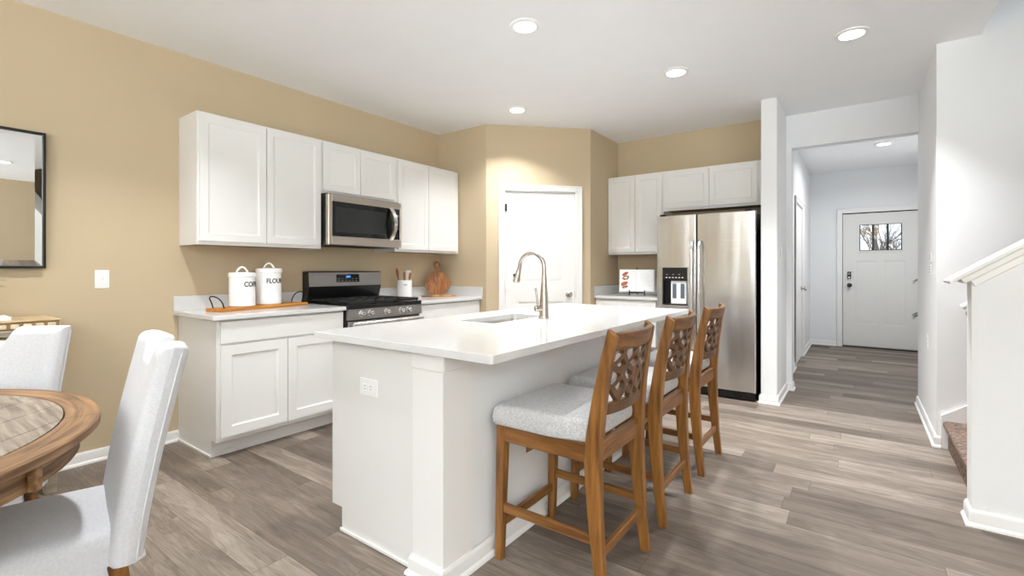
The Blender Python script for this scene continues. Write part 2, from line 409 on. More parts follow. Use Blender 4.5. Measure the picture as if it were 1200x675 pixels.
# ------------------------------------------------------------------ the setting
b = nb(); bx(b, -.15, XR+.15, YBK-.15, EY+.15, -.12, 0); struct('floor', b, M_FLOOR)
b = nb()
bx(b, -.15, XR+.15, YBK-.15, KY1, H, H+.28)
bx(b, -.15, 4.515, KY1, SY, H, H+.28)
bx(b, -.15, SX+.12, SY, EY+.15, H, H+.28); bx(b, SX+.12, 5.0, SY+.12, EY+.15, H, H+.28)
struct('ceiling', b, M_CEIL, smooth=0)
b = nb(); bx(b, 4.3, XR+.15, KY0-.1, SY+.15, ZT, ZT+.1); struct('ceiling_stairwell', b, M_CEIL, smooth=0)
b = nb(); bx(b, -.12, 0, YBK-.12, Y1+.12, 0, H); struct('wall_left', b, M_TAN, smooth=0)
b = nb(); bx(b, 0, PX, Y1, Y1+.11, 0, H)
struct('wall_pantry_left', b, M_TAN, smooth=0)
# angled pantry wall with a door opening, built in its own frame: s along the wall, front looking to the room
ANG = Matrix.Translation((PX, Y1, 0)) @ Matrix.Rotation(PI/4, 4, 'Z')
AL = math.hypot(PX2-PX, PYE-Y1); D0, D1 = .193, .982
b = nb(); bx(b, 0, D0, 0, .11, 0, H); bx(b, D1, AL, 0, .11, 0, H); bx(b, D0, D1, 0, .11, 2.045, H)
struct('wall_pantry_angle', tr(b, ANG), M_TAN, smooth=0)
b = nb(); bx(b, PX2-.11, PX2, PYE, YB+.12, 0, H); struct('wall_pantry_right', b, M_TAN, smooth=0)
b = nb(); bx(b, PX2, WW0, YB, YB+.12, 0, H); struct('wall_back', b, M_TAN, smooth=0)
b = nb(); bx(b, WW0, WW1, WY, HY+.115, 0, H, .006); struct('wall_fridge_end', b, M_WALL, smooth=0)
b = nb(); bx(b, WW1, JX, HY, HY+.115, 0, H); bx(b, JX, SX, HY, HY+.115, HZ, H)
struct('wall_hall_opening', b, M_WALL, smooth=0)
b = nb(); bx(b, SX, SX+.12, SY, HY+.115, 0, H); bx(b, SX+.12, 4.87, HY, HY+.115, 0, H)
struct('wall_hall_side', b, M_WALL, smooth=0)
b = nb(); bx(b, SX+.12, XR, SY, SY+.12, 0, ZT); struct('wall_stairs', b, M_WALL, smooth=0)
b = nb(); bx(b, 4.40, 4.515, KY1, SY+.12, H+.28, ZT); struct('wall_stairs_upper_left', b, M_WALL, smooth=0)
b = nb(); bx(b, 4.40, XR, KY0, KY1, H+.28, ZT); struct('wall_stairs_upper_front', b, M_WALL, smooth=0)
# half wall that climbs with the stairs
SL = .70; ZK = 1.155
b = nb(); xt = KX+(H-ZK)/SL
poly = [(KX, 0), (XR, 0), (XR, H), (xt, H), (KX, ZK)]
prism(b, poly, lambda x, z: (x, KY0, z), lambda x, z: (x, KY1, z))
struct('wall_stairs_half', b, M_WALL, smooth=0)
# hall: left wall with a door opening, right wall, end wall with the entry door opening
HD0, HD1 = 6.78, 7.66
b = nb(); bx(b, HX-.12, HX, HY+.115, HD0, 0, H); bx(b, HX-.12, HX, HD1, EY, 0, H); bx(b, HX-.12, HX, HD0, HD1, 2.045, H)
struct('wall_hall_left', b, M_WALL, smooth=0)
b = nb(); bx(b, 4.75, 4.87, HY+.115, EY, 0, H); struct('wall_hall_right', b, M_WALL, smooth=0)
E0, E1 = 3.66, 4.588
b = nb(); bx(b, HX-.12, E0, EY, EY+.14, 0, H); bx(b, E1, 4.87, EY, EY+.14, 0, H); bx(b, E0, E1, EY, EY+.14, 2.075, H)
struct('wall_hall_end', b, M_WALL, smooth=0)
# living room behind the camera
b = nb(); ys = [YBK-.12, -2.8, -.9, KY0+.12]
bx(b, XR, XR+.12, ys[0], ys[1], 0, H); bx(b, XR, XR+.12, ys[2], ys[3], 0, H); bx(b, XR, XR+.12, ys[1], ys[2], 0, .6); bx(b, XR, XR+.12, ys[1], ys[2], 2.35, H)
bx(b, XR, XR+.12, KY0, SY+.12, H, ZT)
bx(b, XR, XR+.12, ys[3], SY+.12, 0, H)
struct('wall_right', b, M_TAN, smooth=0)
b = nb(); x = 0
for a, c, z0, z1 in WIN_BACK:
    bx(b, x, a, YBK-.12, YBK, 0, H); bx(b, a, c, YBK-.12, YBK, 0, z0); bx(b, a, c, YBK-.12, YBK, z1, H); x = c
bx(b, x, XR, YBK-.12, YBK, 0, H)
struct('wall_behind', b, M_TAN, smooth=0)
def window(i, rects, axis):
    a, c, z0, z1 = rects
    def B(bm, u0, u1, v0, v1, w0, w1):
        if axis == 'y': bx(bm, u0, u1, YBK+v0, YBK+v1, w0, w1, .003)
        else: bx(bm, XR-v1, XR-v0, u0, u1, w0, w1, .003)
    f = nb(); t = .06
    B(f, a-t, a+.03, -.09, .015, z0-t, z1+t); B(f, c-.03, c+t, -.09, .015, z0-t, z1+t)
    B(f, a, c, -.09, .015, z1-.03, z1+t); B(f, a, c, -.09, .02, max(0, z0-t), z0+.03)
    B(f, (a+c)/2-.03, (a+c)/2+.03, -.08, -.03, z0, z1)
    if axis != 'y' or z0 > .3: B(f, a, c, -.08, -.03, (z0+z1)/2-.02, (z0+z1)/2+.02)
    o = struct('window_%d' % i, f, M_TRIM)
    g = nb(); B(g, a, c, -.06, -.055, z0, z1); obj('pane', g, M_GLASS, o)
for i, r_ in enumerate(WIN_BACK): window(i+1, r_, 'y')
window(3, WIN_RIGHT[0], 'x')

# baseboards: tall board with a shoe at its foot; profile in (outward, up)
def baseboard(name, runs, h=.076, m=None):
    bm = nb(); prof = [(0, 0), (.024, 0), (.023, .010), (.018, .017), (.013, .020), (.013, h-.016), (.009, h-.006), (.006, h), (0, h)]
    for (x0, y0), (x1, y1), (e0, e1) in runs:      # the room lies to the right of the run's direction
        d = Vector((x1-x0, y1-y0, 0)).normalized(); n = Vector((d.y, -d.x, 0))
        s0 = [Vector((x0, y0, 0))-d*e0*o+n*o+Vector((0, 0, z)) for o, z in prof]
        s1 = [Vector((x1, y1, 0))+d*e1*o+n*o+Vector((0, 0, z)) for o, z in prof]
        t = bmesh.new(); loft(t, [s0, s1]); merge(bm, t)
    return struct(name, bm, m or M_TRIM, smooth=25)
baseboard('baseboard_left', [((0, YBK), (0, 1.326), (0, 0))])
baseboard('baseboard_fridge_end', [((WW0, WY), (WW1, WY), (1, 1)), ((WW1, WY), (WW1, HY), (1, -1)), ((WW1, HY), (JX, HY), (-1, 1)), ((JX, HY), (JX, HY+.115), (1, 0))])
baseboard('baseboard_hall_left', [((HX, HY+.115), (HX, HD0-.075), (0, 0)), ((HX, HD1+.075), (HX, EY), (0, -1)), ((HX, EY), (E0-.075, EY), (-1, 0))])
baseboard('baseboard_hall_side', [((SX, HY+.115), (SX, SY), (0, 1)), ((SX, SY), (SX+.02, SY), (1, 0))])
baseboard('baseboard_hall_right', [((4.75, EY), (4.75, HY+.115), (0, 0)), ])
baseboard('baseboard_stairs', [((KX, KY1), (KX, KY0), (0, 1)), ((KX, KY0), (XR, KY0), (1, 0))], h=.078)
baseboard('baseboard_right', [((XR, KY0), (XR, YBK), (0, 0))])
baseboard('baseboard_behind', [((2.9-.06, YBK), (0, YBK), (0, 0)), ((XR, YBK), (5.56, YBK), (0, 0))])
# cap of the half wall (a moulded board sloping with the stairs)
ca = math.atan(SL); b = nb()
CM = Matrix.Translation((KX, (KY0+KY1)/2, ZK)) @ Matrix.Rotation(-ca, 4, 'Y')
lcap = (xt-KX)/math.cos(ca)
bx(b, -.075, lcap, -.092, .092, .026, .046, .006, 2, CM)
bx(b, -.032, lcap, -.078, .078, .000, .026, .006, 2, CM)
bx(b, -.010, lcap, -.068, .068, -.032, .000, .004, 1, CM)
struct('trim_1', b, M_TRIM)
# casings
def casing(name, mtx, w0, w1, ztop, wd=.062, proud=.016, depth=0.0):
    bm = nb()
    for s in (w0-wd, w1): bx(bm, s, s+wd, -proud, 0, 0, ztop+wd, .003)
    bx(bm, w0, w1, -proud, 0, ztop, ztop+wd, .003)
    for s in (w0-wd, w1+wd-.012): bx(bm, s, s+.012, -proud-.006, 0, 0, ztop+wd, .002)
    bx(bm, w0-wd, w1+wd, -proud-.006, 0, ztop+wd-.012, ztop+wd, .002)
    if depth:
        bx(bm, w0-.001, w0+.010, 0, depth, 0, ztop); bx(bm, w1-.010, w1+.001, 0, depth, 0, ztop); bx(bm, w0, w1, 0, depth, ztop-.010, ztop)
    return struct(name, tr(bm, mtx), M_TRIM)
casing('trim_2', ANG, D0, D1, 2.04, depth=.11)
# pantry door: two raised panels
dw = D1-D0-.026; rings = [(.012, .006), (.026, .0075), (.045, .002)]
px0, px1 = .128, dw-.128
bd = panelslab(dw, 2.018, .035, [(px0, px1, .19, .85), (px0, px1, 1.05, 1.905)], rings)
door = struct('door_1', tr(bd, ANG @ Matrix.Translation((D0+.013, .012, .008))), M_DOOR)
def knob(parent, mtx, m=M_NICKEL):
    k = nb(); lathe(k, [(0, 0), (.032, 0), (.033, .004), (.026, .009), (.011, .012), (.010, .030), (.022, .036), (.029, .046), (.028, .058), (.018, .066), (0, .067)], 28, mtx=mtx)
    return obj('knob', k, m, parent)
knob(door, ANG @ Matrix.Translation((D1-.082, .012, .935)) @ Matrix.Rotation(PI/2, 4, 'X'))
for z in (.25, 1.03, 1.86):
    k = nb(); tube(k, [(D0+.010, -.006, z-.04), (D0+.010, -.006, z+.04)], .006, 8); bx(k, D0+.006, D0+.03, -.001, .0115, z-.038, z+.038)
    obj('hinge', tr(k, ANG), M_BRONZE if z > 1.5 else M_DOOR, door)
k = nb(); bx(k, D1-.013, D1-.0095, .016, .04, .90, .97); obj('latch_plate', tr(k, ANG), M_BRONZE, door)
# hall side door
MH = Matrix.Translation((HX, HD0, 0)) @ Matrix.Rotation(PI/2, 4, 'Z')
casing('trim_3', MH, 0, HD1-HD0, 2.04, depth=.12)
hd = panelslab(HD1-HD0-.023, 2.015, .035, [(.12, HD1-HD0-.146, .19, .85), (.12, HD1-HD0-.146, 1.05, 1.9)], rings)
hdoor = struct('door_2', tr(hd, MH @ Matrix.Translation((.0115, .004, .008))), M_DOOR)
knob(hdoor, MH @ Matrix.Translation((HD1-HD0-.08, .004, .94)) @ Matrix.Rotation(PI/2, 4, 'X'))
for z in (.3, 1.03, 1.8):
    k = nb(); bx(k, .004, .016, -.006, .006, z-.045, z+.045, .002); obj('hinge', tr(k, MH), M_BRONZE, hdoor)
# entry door with three small panes
ME = Matrix.Translation((E0, EY, 0))
casing('trim_4', ME, 0, E1-E0, 2.07, wd=.07)
we = E1-E0-.012; g0, g1, gz0, gz1 = .203, .727, 1.478, 1.892
# slab with a window hole: pieces around the glass, joined
b = nb()
lo = panelslab(we, gz0-.022-.025, .045, [(.145, .432, .33, 1.31), (.498, we-.145, .33, 1.31)], [(.014, .006), (.03, .007), (.055, .003)])
merge(b, tr(lo, Matrix.Translation((0, 0, .022))))
bx(b, 0, g0, 0, .045, gz0-.025, 2.058); bx(b, g1, we, 0, .045, gz0-.025, 2.058)
bx(b, g0, g1, 0, .045, gz1, 2.058); bx(b, g0, g1, 0, .045, gz0-.025, gz0)
MED = ME @ Matrix.Translation((.006, .03, 0))
ed = struct('door_3', tr(b, MED), M_GDOOR)
b = nb()
for u0, u1, v0, v1 in ((g0-.014, g0+.008, gz0-.014, gz1+.014), (g1-.008, g1+.014, gz0-.014, gz1+.014), (g0, g1, gz1-.008, gz1+.014), (g0, g1, gz0-.014, gz0+.008)):
    bx(b, u0, u1, -.008, .008, v0, v1, .003)
lf = obj('lite_frame', tr(b, MED), M_GDOOR, ed)
b = nb()
for k in (1, 2):
    u = g0+(g1-g0)*k/3; bx(b, u-.013, u+.013, -.002, .03, gz0, gz1, .002)
bx(b, g0+.007, g0+.019, -.002, .02, gz0, gz1); bx(b, g1-.019, g1-.007, -.002, .02, gz0, gz1); bx(b, g0, g1, -.002, .02, gz0+.007, gz0+.018); bx(b, g0, g1, -.002, .02, gz1-.014, gz1-.007)
obj('glazing_bar', tr(b, MED), M_LEAD, lf)
b = nb(); bx(b, g0, g1, .018, .022, gz0, gz1); obj('pane', tr(b, MED), M_GLASSD, ed)
b = nb(); bx(b, .058, .105, -.022, 0, 1.055, 1.165, .006, 2); lk = obj('keypad_lock', tr(b, MED), M_BLACK, ed)
b = nb(); lathe(b, [(0, 0), (.012, 0), (.014, .006), (.008, .012), (0, .012)], 16, mtx=MED @ Matrix.Translation((.0815, -.022, 1.075)) @ Matrix.Rotation(PI/2, 4, 'X')); obj('turn_piece', b, M_CHROME, lk)
b = nb(); bx(b, .068, .095, -.0235, -.0215, 1.115, 1.150, .002); obj('keypad', tr(b, MED), M_SLOT, lk)
knob(ed, MED @ Matrix.Translation((.085, 0, .955)) @ Matrix.Rotation(PI/2, 4, 'X'), M_BRONZE)
b = nb(); bx(b, 0, E1-E0, -.02, .12, .001, .020, .003); obj('threshold', tr(b, ME), M_BRONZE, ed)
b = nb(); bx(b, .0005, .006, .028, .06, .02, 2.07); bx(b, E1-E0-.006, E1-E0-.0005, .028, .06, .02, 2.07); bx(b, 0, E1-E0, .028, .06, 2.06, 2.0745); obj('dark_edge_strip', tr(b, ME), M_DARK, ed)  # dark strips along the sides and top of the door
for z in (.28, 1.05, 1.83):
    b = nb(); bx(b, E1-E0-.012, E1-E0-.002, .014, .029, z-.05, z+.05, .002); obj('hinge', tr(b, ME), M_BRONZE, ed)

# ------------------------------------------------------------------ cabinets
CR = [(.004, .004), (.008, .0055), (.014, .006)]
def shaker(wd, ht, rail=.058):
    return panelslab(wd, ht, .019, [(rail, wd-rail, rail, ht-rail)], [(.004, .0045), (.016, .0075)])
def cab_door(parent, wd, ht, mtx, rail=.058, name='door'):
    return obj(name, tr(shaker(wd, ht, rail), mtx), M_CAB, parent)
def upper(label, axis, a, c, z0, z1, depth, seams, wall, raw=True, margins=(.012, .012), stile=.0, group=None):
    """wall cabinet; axis 'y' = on the left wall (faces +X), axis 'x' = on the back wall (faces -Y)"""
    t = thing('wall_cabinet', label, 'cabinet', ((depth/2, (a+c)/2, z0) if axis == 'y' else ((a+c)/2, wall-depth/2, z0)), 0, group)
    def B(bm, u0, u1, d0, d1, w0, w1, bev=.0015):
        if axis == 'y': bx(bm, d0, d1, u0, u1, w0, w1, bev)
        else: bx(bm, u0, u1, wall-d1, wall-d0, w0, w1, bev)
    bm = nb(); B(bm, a, c, 0.001, depth, z0+.012, z1, 0); B(bm, a, a+.016, .001, depth-.0191, z0, z0+.012, 0); B(bm, c-.016, c, .001, depth-.0191, z0, z0+.012, 0); B(bm, a, c, depth-.019, depth, z0, z0+.012, 0)
    obj('cabinet_box', bm, M_CAB, t)
    if raw:
        bm = nb(); B(bm, a+.017, c-.017, .002, depth-.02, z0+.004, z0+.0115, 0); obj('underside_panel', bm, M_RAW, t, label='brown unpainted underside')
    edges = [a+margins[0]]+list(seams)+[c-margins[1]]
    for k in range(len(edges)-1):
        u0 = edges[k]+(.003 if k else 0); u1 = edges[k+1]-(.003 if k < len(edges)-2 else 0)
        w0, w1 = z0+.025, z1-.018
        if axis == 'y': mx = face_x(depth+.020, u0, w0)
        else: mx = face_ny(u0, wall-depth-.020, w0)
        cab_door(t, u1-u0, w1-w0, mx, .05)
    return t
UB, UT, UD = 1.372, 2.267, .300
upper('tall two-door white wall cabinet left of the microwave', 'y', 1.3255, 2.2318, UB, UT, UD, [1.780], 0, group='wall cabinets on the tan left wall')
upper('short two-door white wall cabinet right above the microwave', 'y', 2.2325, 3.0005, 1.831, UT, UD, [2.603], 0, group='wall cabinets on the tan left wall')
upper('two-door white wall cabinet right of the microwave, ending by the pantry corner', 'y', 3.0012, 3.887, UB, UT, UD, [3.427], 0, group='wall cabinets on the tan left wall', margins=(.03, .03))
upper('narrow two-door white wall cabinet above the cookbook, left of the refrigerator', 'x', PX2+.001, 2.150, UB, UT, .2665, [1.833], YB, margins=(.006, .012))
upper('short wide white cabinet over the top of the refrigerator', 'x', 2.151, WW0-.001, 1.832, UT, .2665, [2.627], YB, margins=(.010, .080))

def base_cab(label, axis, a, c, wall, drawers, doors, loc, side=None):
    t = thing('base_cabinet', label, 'cabinet', loc)
    D = .608
    def B(bm, u0, u1, d0, d1, w0, w1, bev=.0015):
        if axis == 'y': bx(bm, d0, d1, u0, u1, w0, w1, bev)
        else: bx(bm, u0, u1, wall-d1, wall-d0, w0, w1, bev)
    bm = nb(); B(bm, a, c, .001, D, .108, .883); B(bm, a+.0, c-.0, .001, D-.078, .001, .108)
    obj('cabinet_box', bm, M_CAB, t)
    if side:                                              # finished end panel that runs to the floor behind the toe kick
        bm = nb(); B(bm, a-.006, a-.0005, .001, D-.001, .108, .883); B(bm, a-.006, a-.0005, .001, D-.073, .001, .108); B(bm, a-.016, a-.006, .001, D-.068, .001, .018)
        obj('end_panel', bm, M_CAB, t)
    bm = nb(); B(bm, a+.002, c-.002, D-.0775, D-.072, .001, .075, .001); obj('toe_kick', bm, M_CAB, t)
    def put(name, u0, u1, w0, w1):
        mx = face_x(D+.020, u0, w0) if axis == 'y' else face_ny(u0, wall-D-.020, w0)
        if name == 'drawer':
            bm = nb(); bx(bm, 0, u1-u0, 0, .019, 0, w1-w0, .0025, 2); obj('drawer', tr(bm, mx), M_CAB, t)
        else: cab_door(t, u1-u0, w1-w0, mx, .062)
    for u0, u1 in drawers: put('drawer', u0, u1, .732, .872)
    for u0, u1 in doors: put('door', u0, u1, .138, .718)
    return t
base_cab('white base cabinet under the counter with the canisters', 'y', 1.3257, 2.2310, 0, [(1.340, 2.218)], [(1.340, 1.770), (1.776, 2.218)], (.3, 1.78, 0), side=True)
base_cab('white base cabinet right of the range, below the round cutting board', 'y', 2.9985, 3.892, 0, [(3.012, 3.860)], [(3.012, 3.436), (3.442, 3.860)], (.3, 3.45, 0))
base_cab('white base cabinet below the cookbook, left of the refrigerator', 'x', PX2+.001, 2.205, YB, [(PX2+.016, 2.192)], [(PX2+.016, 1.852), (1.858, 2.192)], (1.85, YB-.3, 0))

def counter(label, rect, splashes, loc):
    t = thing('countertop', label, 'countertop', loc)
    bm = nb(); bx(bm, *rect, .8845, .914, .003, 2); obj('slab', bm, M_QUARTZ, t)
    bm = nb()
    for s in splashes: bx(bm, *s, .9141, 1.016, .002)
    obj('backsplash', bm, M_QUARTZ, t)
    return t
counter('white quartz countertop under the coffee and flour canisters', (.001, .648, 1.287, 2.2316), [(.001, .020, 1.287, 2.2316)], (.32, 1.76, .8845))
counter('white quartz countertop between the range and the pantry wall', (.001, .648, 2.9975, Y1-.001), [(.001, .020, 2.9975, Y1-.021), (.001, .648, Y1-.020, Y1-.001)], (.32, 3.45, .8845))
counter('white quartz countertop under the open cookbook', (PX2+.001, 2.212, 4.781, YB-.001), [(PX2+.021, 2.212, YB-.020, YB-.001), (PX2+.001, PX2+.020, 4.781, YB-.001)], (1.85, 5.1, .8845))

# ------------------------------------------------------------------ island
IX0, IX1, IY0, IY1 = 1.803, 2.873, 1.254, 3.5506
BX0, BX1, BY0, BY1 = 1.868, 2.610, 1.312, 3.49; PL = 2.442
isl = thing('kitchen_island', 'white kitchen island base with square corner pilaster', 'kitchen island', ((BX0+BX1)/2, (BY0+BY1)/2, 0))
b = nb(); prism(b, [(BX0, .108), (BX0+.075, .108), (BX0+.075, .001), (PL, .001), (PL, .8835), (BX0, .8835)], lambda x, z: (x, BY0, z), lambda x, z: (x, BY0+.02, z))
bx(b, BX0+.07, PL-.002, BY0-.010, BY0-.0005, .001, .018, .003)
obj('end_panel', b, M_CAB, isl)
SK = (2.030, 2.285, 2.005, 2.545)
b = nb(); bx(b, BX0, PL, BY0+.0205, SK[2]-.03, .108, .8835, 0); bx(b, BX0, PL, SK[3]+.03, BY1, .108, .8835, 0); bx(b, BX0, SK[0]-.03, SK[2]-.03, SK[3]+.03, .108, .8835, 0); bx(b, SK[1]+.03, PL, SK[2]-.03, SK[3]+.03, .108, .8835, 0); bx(b, SK[0]-.03, SK[1]+.03, SK[2]-.03, SK[3]+.03, .108, .60, 0); bx(b, BX0+.075, PL, BY0+.0205, BY1, .001, .108)
obj('cabinet_box', b, M_CAB, isl)
b = nb(); bx(b, PL+.0005, BX1, BY0-.022, BY0+.14, .001, .8835, .0015); obj('pilaster', b, M_TRIM, isl)
b = nb(); bx(b, PL+.0005, BX1-.008, BY0+.1405, BY1, .001, .8835); obj('knee_wall', b, M_WALL, isl)
b = nb(); bx(b, PL+.0005, BX1+.006, BY0-.028, BY0-.0225, .817, .8835, .002); bx(b, BX1+.0005, BX1+.007, BY0-.0224, BY1, .817, .8835, .002); obj('top_cleat', b, M_TRIM, isl)
bm = nb(); prof = [(0, 0), (.024, 0), (.023, .010), (.018, .017), (.013, .020), (.013, .060), (.009, .068), (.006, .075), (0, .075)]
def run(bm, p0, p1, e0, e1):
    d = Vector((p1[0]-p0[0], p1[1]-p0[1], 0)).normalized(); n = Vector((d.y, -d.x, 0))
    t = bmesh.new()
    loft(t, [[Vector((p0[0], p0[1], 0))-d*e0*o+n*o+Vector((0, 0, z+.001)) for o, z in prof], [Vector((p1[0], p1[1], 0))+d*e1*o+n*o+Vector((0, 0, z+.001)) for o, z in prof]])
    merge(bm, t)
yf = BY0-.022
run(bm, (PL+.0005, BY0-.0005), (PL+.0005, yf), 0, 1); run(bm, (PL+.0005, yf), (BX1, yf), 1, 1); run(bm, (BX1+.0005, yf), (BX1+.0005, BY1), 1, 0)
obj('baseboard', bm, M_TRIM, isl)
for k in range(4):
    u0 = BY0+.03+k*.535; u1 = u0+.528
    mx = Matrix.Translation((BX0-.020, u1, .138)) @ Matrix.Rotation(-PI/2, 4, 'Z')
    cab_door(isl, u1-u0, .730, mx, .062)

# top with a sink cut-out
it = thing('island_countertop', 'long white quartz island countertop with a sink cut-out', 'countertop', ((IX0+IX1)/2, (IY0+IY1)/2, .884))
b = nb(); zt, zb = .914, .8842
O = [(IX0, IY0), (IX1, IY0), (IX1, IY1), (IX0, IY1)]; I = [(SK[0], SK[2]), (SK[1], SK[2]), (SK[1], SK[3]), (SK[0], SK[3])]
vt = [b.verts.new((x, y, zt)) for x, y in O]; vi = [b.verts.new((x, y, zt)) for x, y in I]
wt = [b.verts.new((x, y, zb)) for x, y in O]; wi = [b.verts.new((x, y, zb)) for x, y in I]
for k in range(4):
    j = (k+1) % 4
    b.faces.new((vt[k], vt[j], vi[j], vi[k])); b.faces.new((wt[j], wt[k], wi[k], wi[j]))
    b.faces.new((wt[k], wt[j], vt[j], vt[k])); b.faces.new((vi[k], vi[j], wi[j], wi[k]))
b.edges.ensure_lookup_table()
vert = [e for e in b.edges if abs(e.verts[0].co.z-e.verts[1].co.z) > .01]
outer = [e for e in vert if e.verts[0] in vt+wt]; inner = [e for e in vert if e not in outer]
bmesh.ops.bevel(b, geom=outer, offset=.012, segments=3, affect='EDGES', profile=.5)
bmesh.ops.bevel(b, geom=[e for e in b.edges if abs(e.verts[0].co.z-e.verts[1].co.z) > .01 and SK[0]-.01 < e.verts[0].co.x < SK[1]+.01 and SK[2]-.01 < e.verts[0].co.y < SK[3]+.01], offset=.03, segments=4, affect='EDGES', profile=.5)
hor = [e for e in b.edges if abs(e.verts[0].co.z-zt) < 1e-5 and abs(e.verts[1].co.z-zt) < 1e-5 and any(abs(f.normal.z) < .1 for f in e.link_faces)]
bmesh.ops.bevel(b, geom=hor, offset=.003, segments=2, affect='EDGES', profile=.5)
bmesh.ops.recalc_face_normals(b, faces=b.faces)
obj('slab', b, M_QUARTZ, it)
# undermount double bowl sink
sk = thing('double_bowl_sink', 'undermount stainless double bowl sink in the island top', 'sink', ((SK[0]+SK[1])/2, (SK[2]+SK[3])/2, .66))
ym = SK[2]+.20
for y0, y1, dp in ((SK[2]-.006, ym-.012, .19), (ym+.012, SK[3]+.006, .21)):
    b = nb(); x0, x1 = SK[0]-.006, SK[1]+.006
    def rr(x0, x1, y0, y1, r, z):
        o = []
        for cx_, cy_, a0 in ((x1-r, y1-r, 0), (x0+r, y1-r, 90), (x0+r, y0+r, 180), (x1-r, y0+r, 270)):
            for k in range(5): o.append(Vector((cx_+r*math.cos(R(a0+22.5*k)), cy_+r*math.sin(R(a0+22.5*k)), z)))
        return o
    loft(b, [rr(x0, x1, y0, y1, .035, .8838), rr(x0+.003, x1-.003, y0+.003, y1-.003, .035, .87), rr(x0+.008, x1-.008, y0+.008, y1-.008, .04, .884-dp+.03),
             rr(x0+.03, x1-.03, y0+.03, y1-.03, .03, .884-dp)], True, False)
    # close the floor
    ring = [v for v in b.verts if abs(v.co.z-(.884-dp)) < 1e-4]
    b.faces.new(ring)
    bmesh.ops.solidify(b, geom=b.faces[:], thickness=-.0015)
    bw = obj('bowl', b, M_SINK, sk)
    b = nb(); lathe(b, [(0, .001), (.045, .001), (.043, .004), (.030, .003), (0, .002)], 24, ((x0+x1)/2, (y0+y1)/2, .8845-dp)); obj('drain', b, M_CHROME, bw)
b = nb(); bx(b, SK[0]-.004, SK[1]+.004, ym-.0115, ym+.0115, .868, .8835, .005, 2); obj('divider', b, M_SINK, sk)

# faucet
FX, FY = 2.362, 2.392
fa = thing('pull_down_faucet', 'brushed nickel gooseneck faucet standing on the island top', 'faucet', (FX, FY, .914))
b = nb(); lathe(b, [(0, .0005), (.031, .0005), (.031, .006), (.028, .010), (.026, .075), (.022, .13), (.016, .215), (.0135, .25), (.013, .262), (0, .262)], 32); obj('body', b, M_NICKEL, fa, world=False)
b = nb(); pts = [(0, 0, .25), (0, 0, .29)]
dv = Vector((-.82, -.10, 0)).normalized(); ra = .082
pts += [(0, 0, .29)]
pts = [Vector((0, 0, .25)), Vector((0, 0, .275)), Vector((0, 0, .30))]
zc = .305
for k in range(0, 13):
    a = PI*k/12*1.0
    pts.append(dv*(ra-ra*math.cos(a))+Vector((0, 0, zc+ra*math.sin(a))))
end = pts[-1]
pts.append(end+Vector((dv.x*.006, dv.y*.006, -.02)))
tube(b, pts, .0125, 16); obj('spout', b, M_NICKEL, fa, world=False)
b = nb(); hd_ = (Vector((dv.x*.24, dv.y*.24, -1))).normalized(); p0 = pts[-1]
tube(b, [p0-hd_*.004, p0+hd_*.01, p0+hd_*.035, p0+hd_*.068, p0+hd_*.076], [.0135, .0150, .0170, .0225, .021], 20); sh = obj('spray_head', b, M_NICKEL, fa, world=False)
b = nb(); q = p0+hd_*.045+Vector((dv.x, dv.y, .2)).normalized()*.0185; bx(b, -.005, .005, -.007, .007, -.018, .018, .003, 2, Matrix.Translation(q) @ Matrix.Rotation(R(-14), 4, 'Y')); obj('spray_button', b, M_BLACK, sh, world=False)
b = nb(); hv = Vector((-.45, -.89, 0)).normalized()
tube(b, [Vector((0, 0, .058))+hv*.015, Vector((0, 0, .058))+hv*.058, Vector((0, 0, .058))+hv*.062], [.0185, .0185, .014], 18)
hub = obj('handle_hub', b, M_NICKEL, fa, world=False)
b = nb(); p = Vector((0, 0, .065))+hv*.045; tube(b, [p, p+Vector((0, 0, .05))+hv*.004, p+Vector((0, 0, .115))+hv*.012], [.0075, .006, .0065], 12); obj('lever', b, M_NICKEL, hub, world=False)

# ------------------------------------------------------------------ plates on walls
def plate(name, label, cat, mtx, wd, ht, kind, m=M_PLASTIC, slot=M_SLOT):
    t = bpy.data.objects.new(name, None); C.objects.link(t); t.matrix_world = Matrix.Translation(mtx.translation); tag(t, label, cat)
    t.location = mtx.translation
    b = nb(); bx(b, -wd/2, wd/2, -.006, -.0005, -ht/2, ht/2, .002); obj('cover_plate', tr(b, mtx), m, t)
    if kind == 'switch':
        b = nb(); bx(b, -.016, .016, -.010, -.0062, -.033, .033, .002); obj('rocker', tr(b, mtx), m, t)
    elif kind == 'toggle':
        b = nb(); bx(b, -.0045, .0045, -.017, -.0062, -.002, .012, .002); obj('toggle', tr(b, mtx), m, t)
    elif kind in ('outlet', 'outlet_h'):
        for s in (-1, 1):
            c = (s*.020, 0) if kind == 'outlet_h' else (0, s*.020)
            b = nb(); bx(b, c[0]-.016, c[0]+.016, -.0085, -.0062, c[1]-.014, c[1]+.014, .002); f = obj('socket', tr(b, mtx), m, t)
            b = nb()
            if kind == 'outlet_h': bx(b, c[0]-.004, c[0]+.005, -.0092, -.0086, -.008, -.0055); bx(b, c[0]-.004, c[0]+.005, -.0092, -.0086, .0055, .008)
            else: bx(b, -.008, -.0055, -.0092, -.0086, c[1]-.004, c[1]+.005); bx(b, .0055, .008, -.0092, -.0086, c[1]-.004, c[1]+.005)
            obj('slot', tr(b, mtx), slot, f)
    elif kind == 'keypad':
        for k in range(3):
            b = nb(); bx(b, -.024, .024, -.0075, -.0062, -ht*.32+k*ht*.27, -ht*.32+k*ht*.27+.008, .0005); obj('button_row', tr(b, mtx), slot, t)
    return t
plate('light_switch', 'white toggle light switch on the tan wall between mirror and cabinet', 'light switch', face_x(0, .903, 1.142), .072, .116, 'toggle')
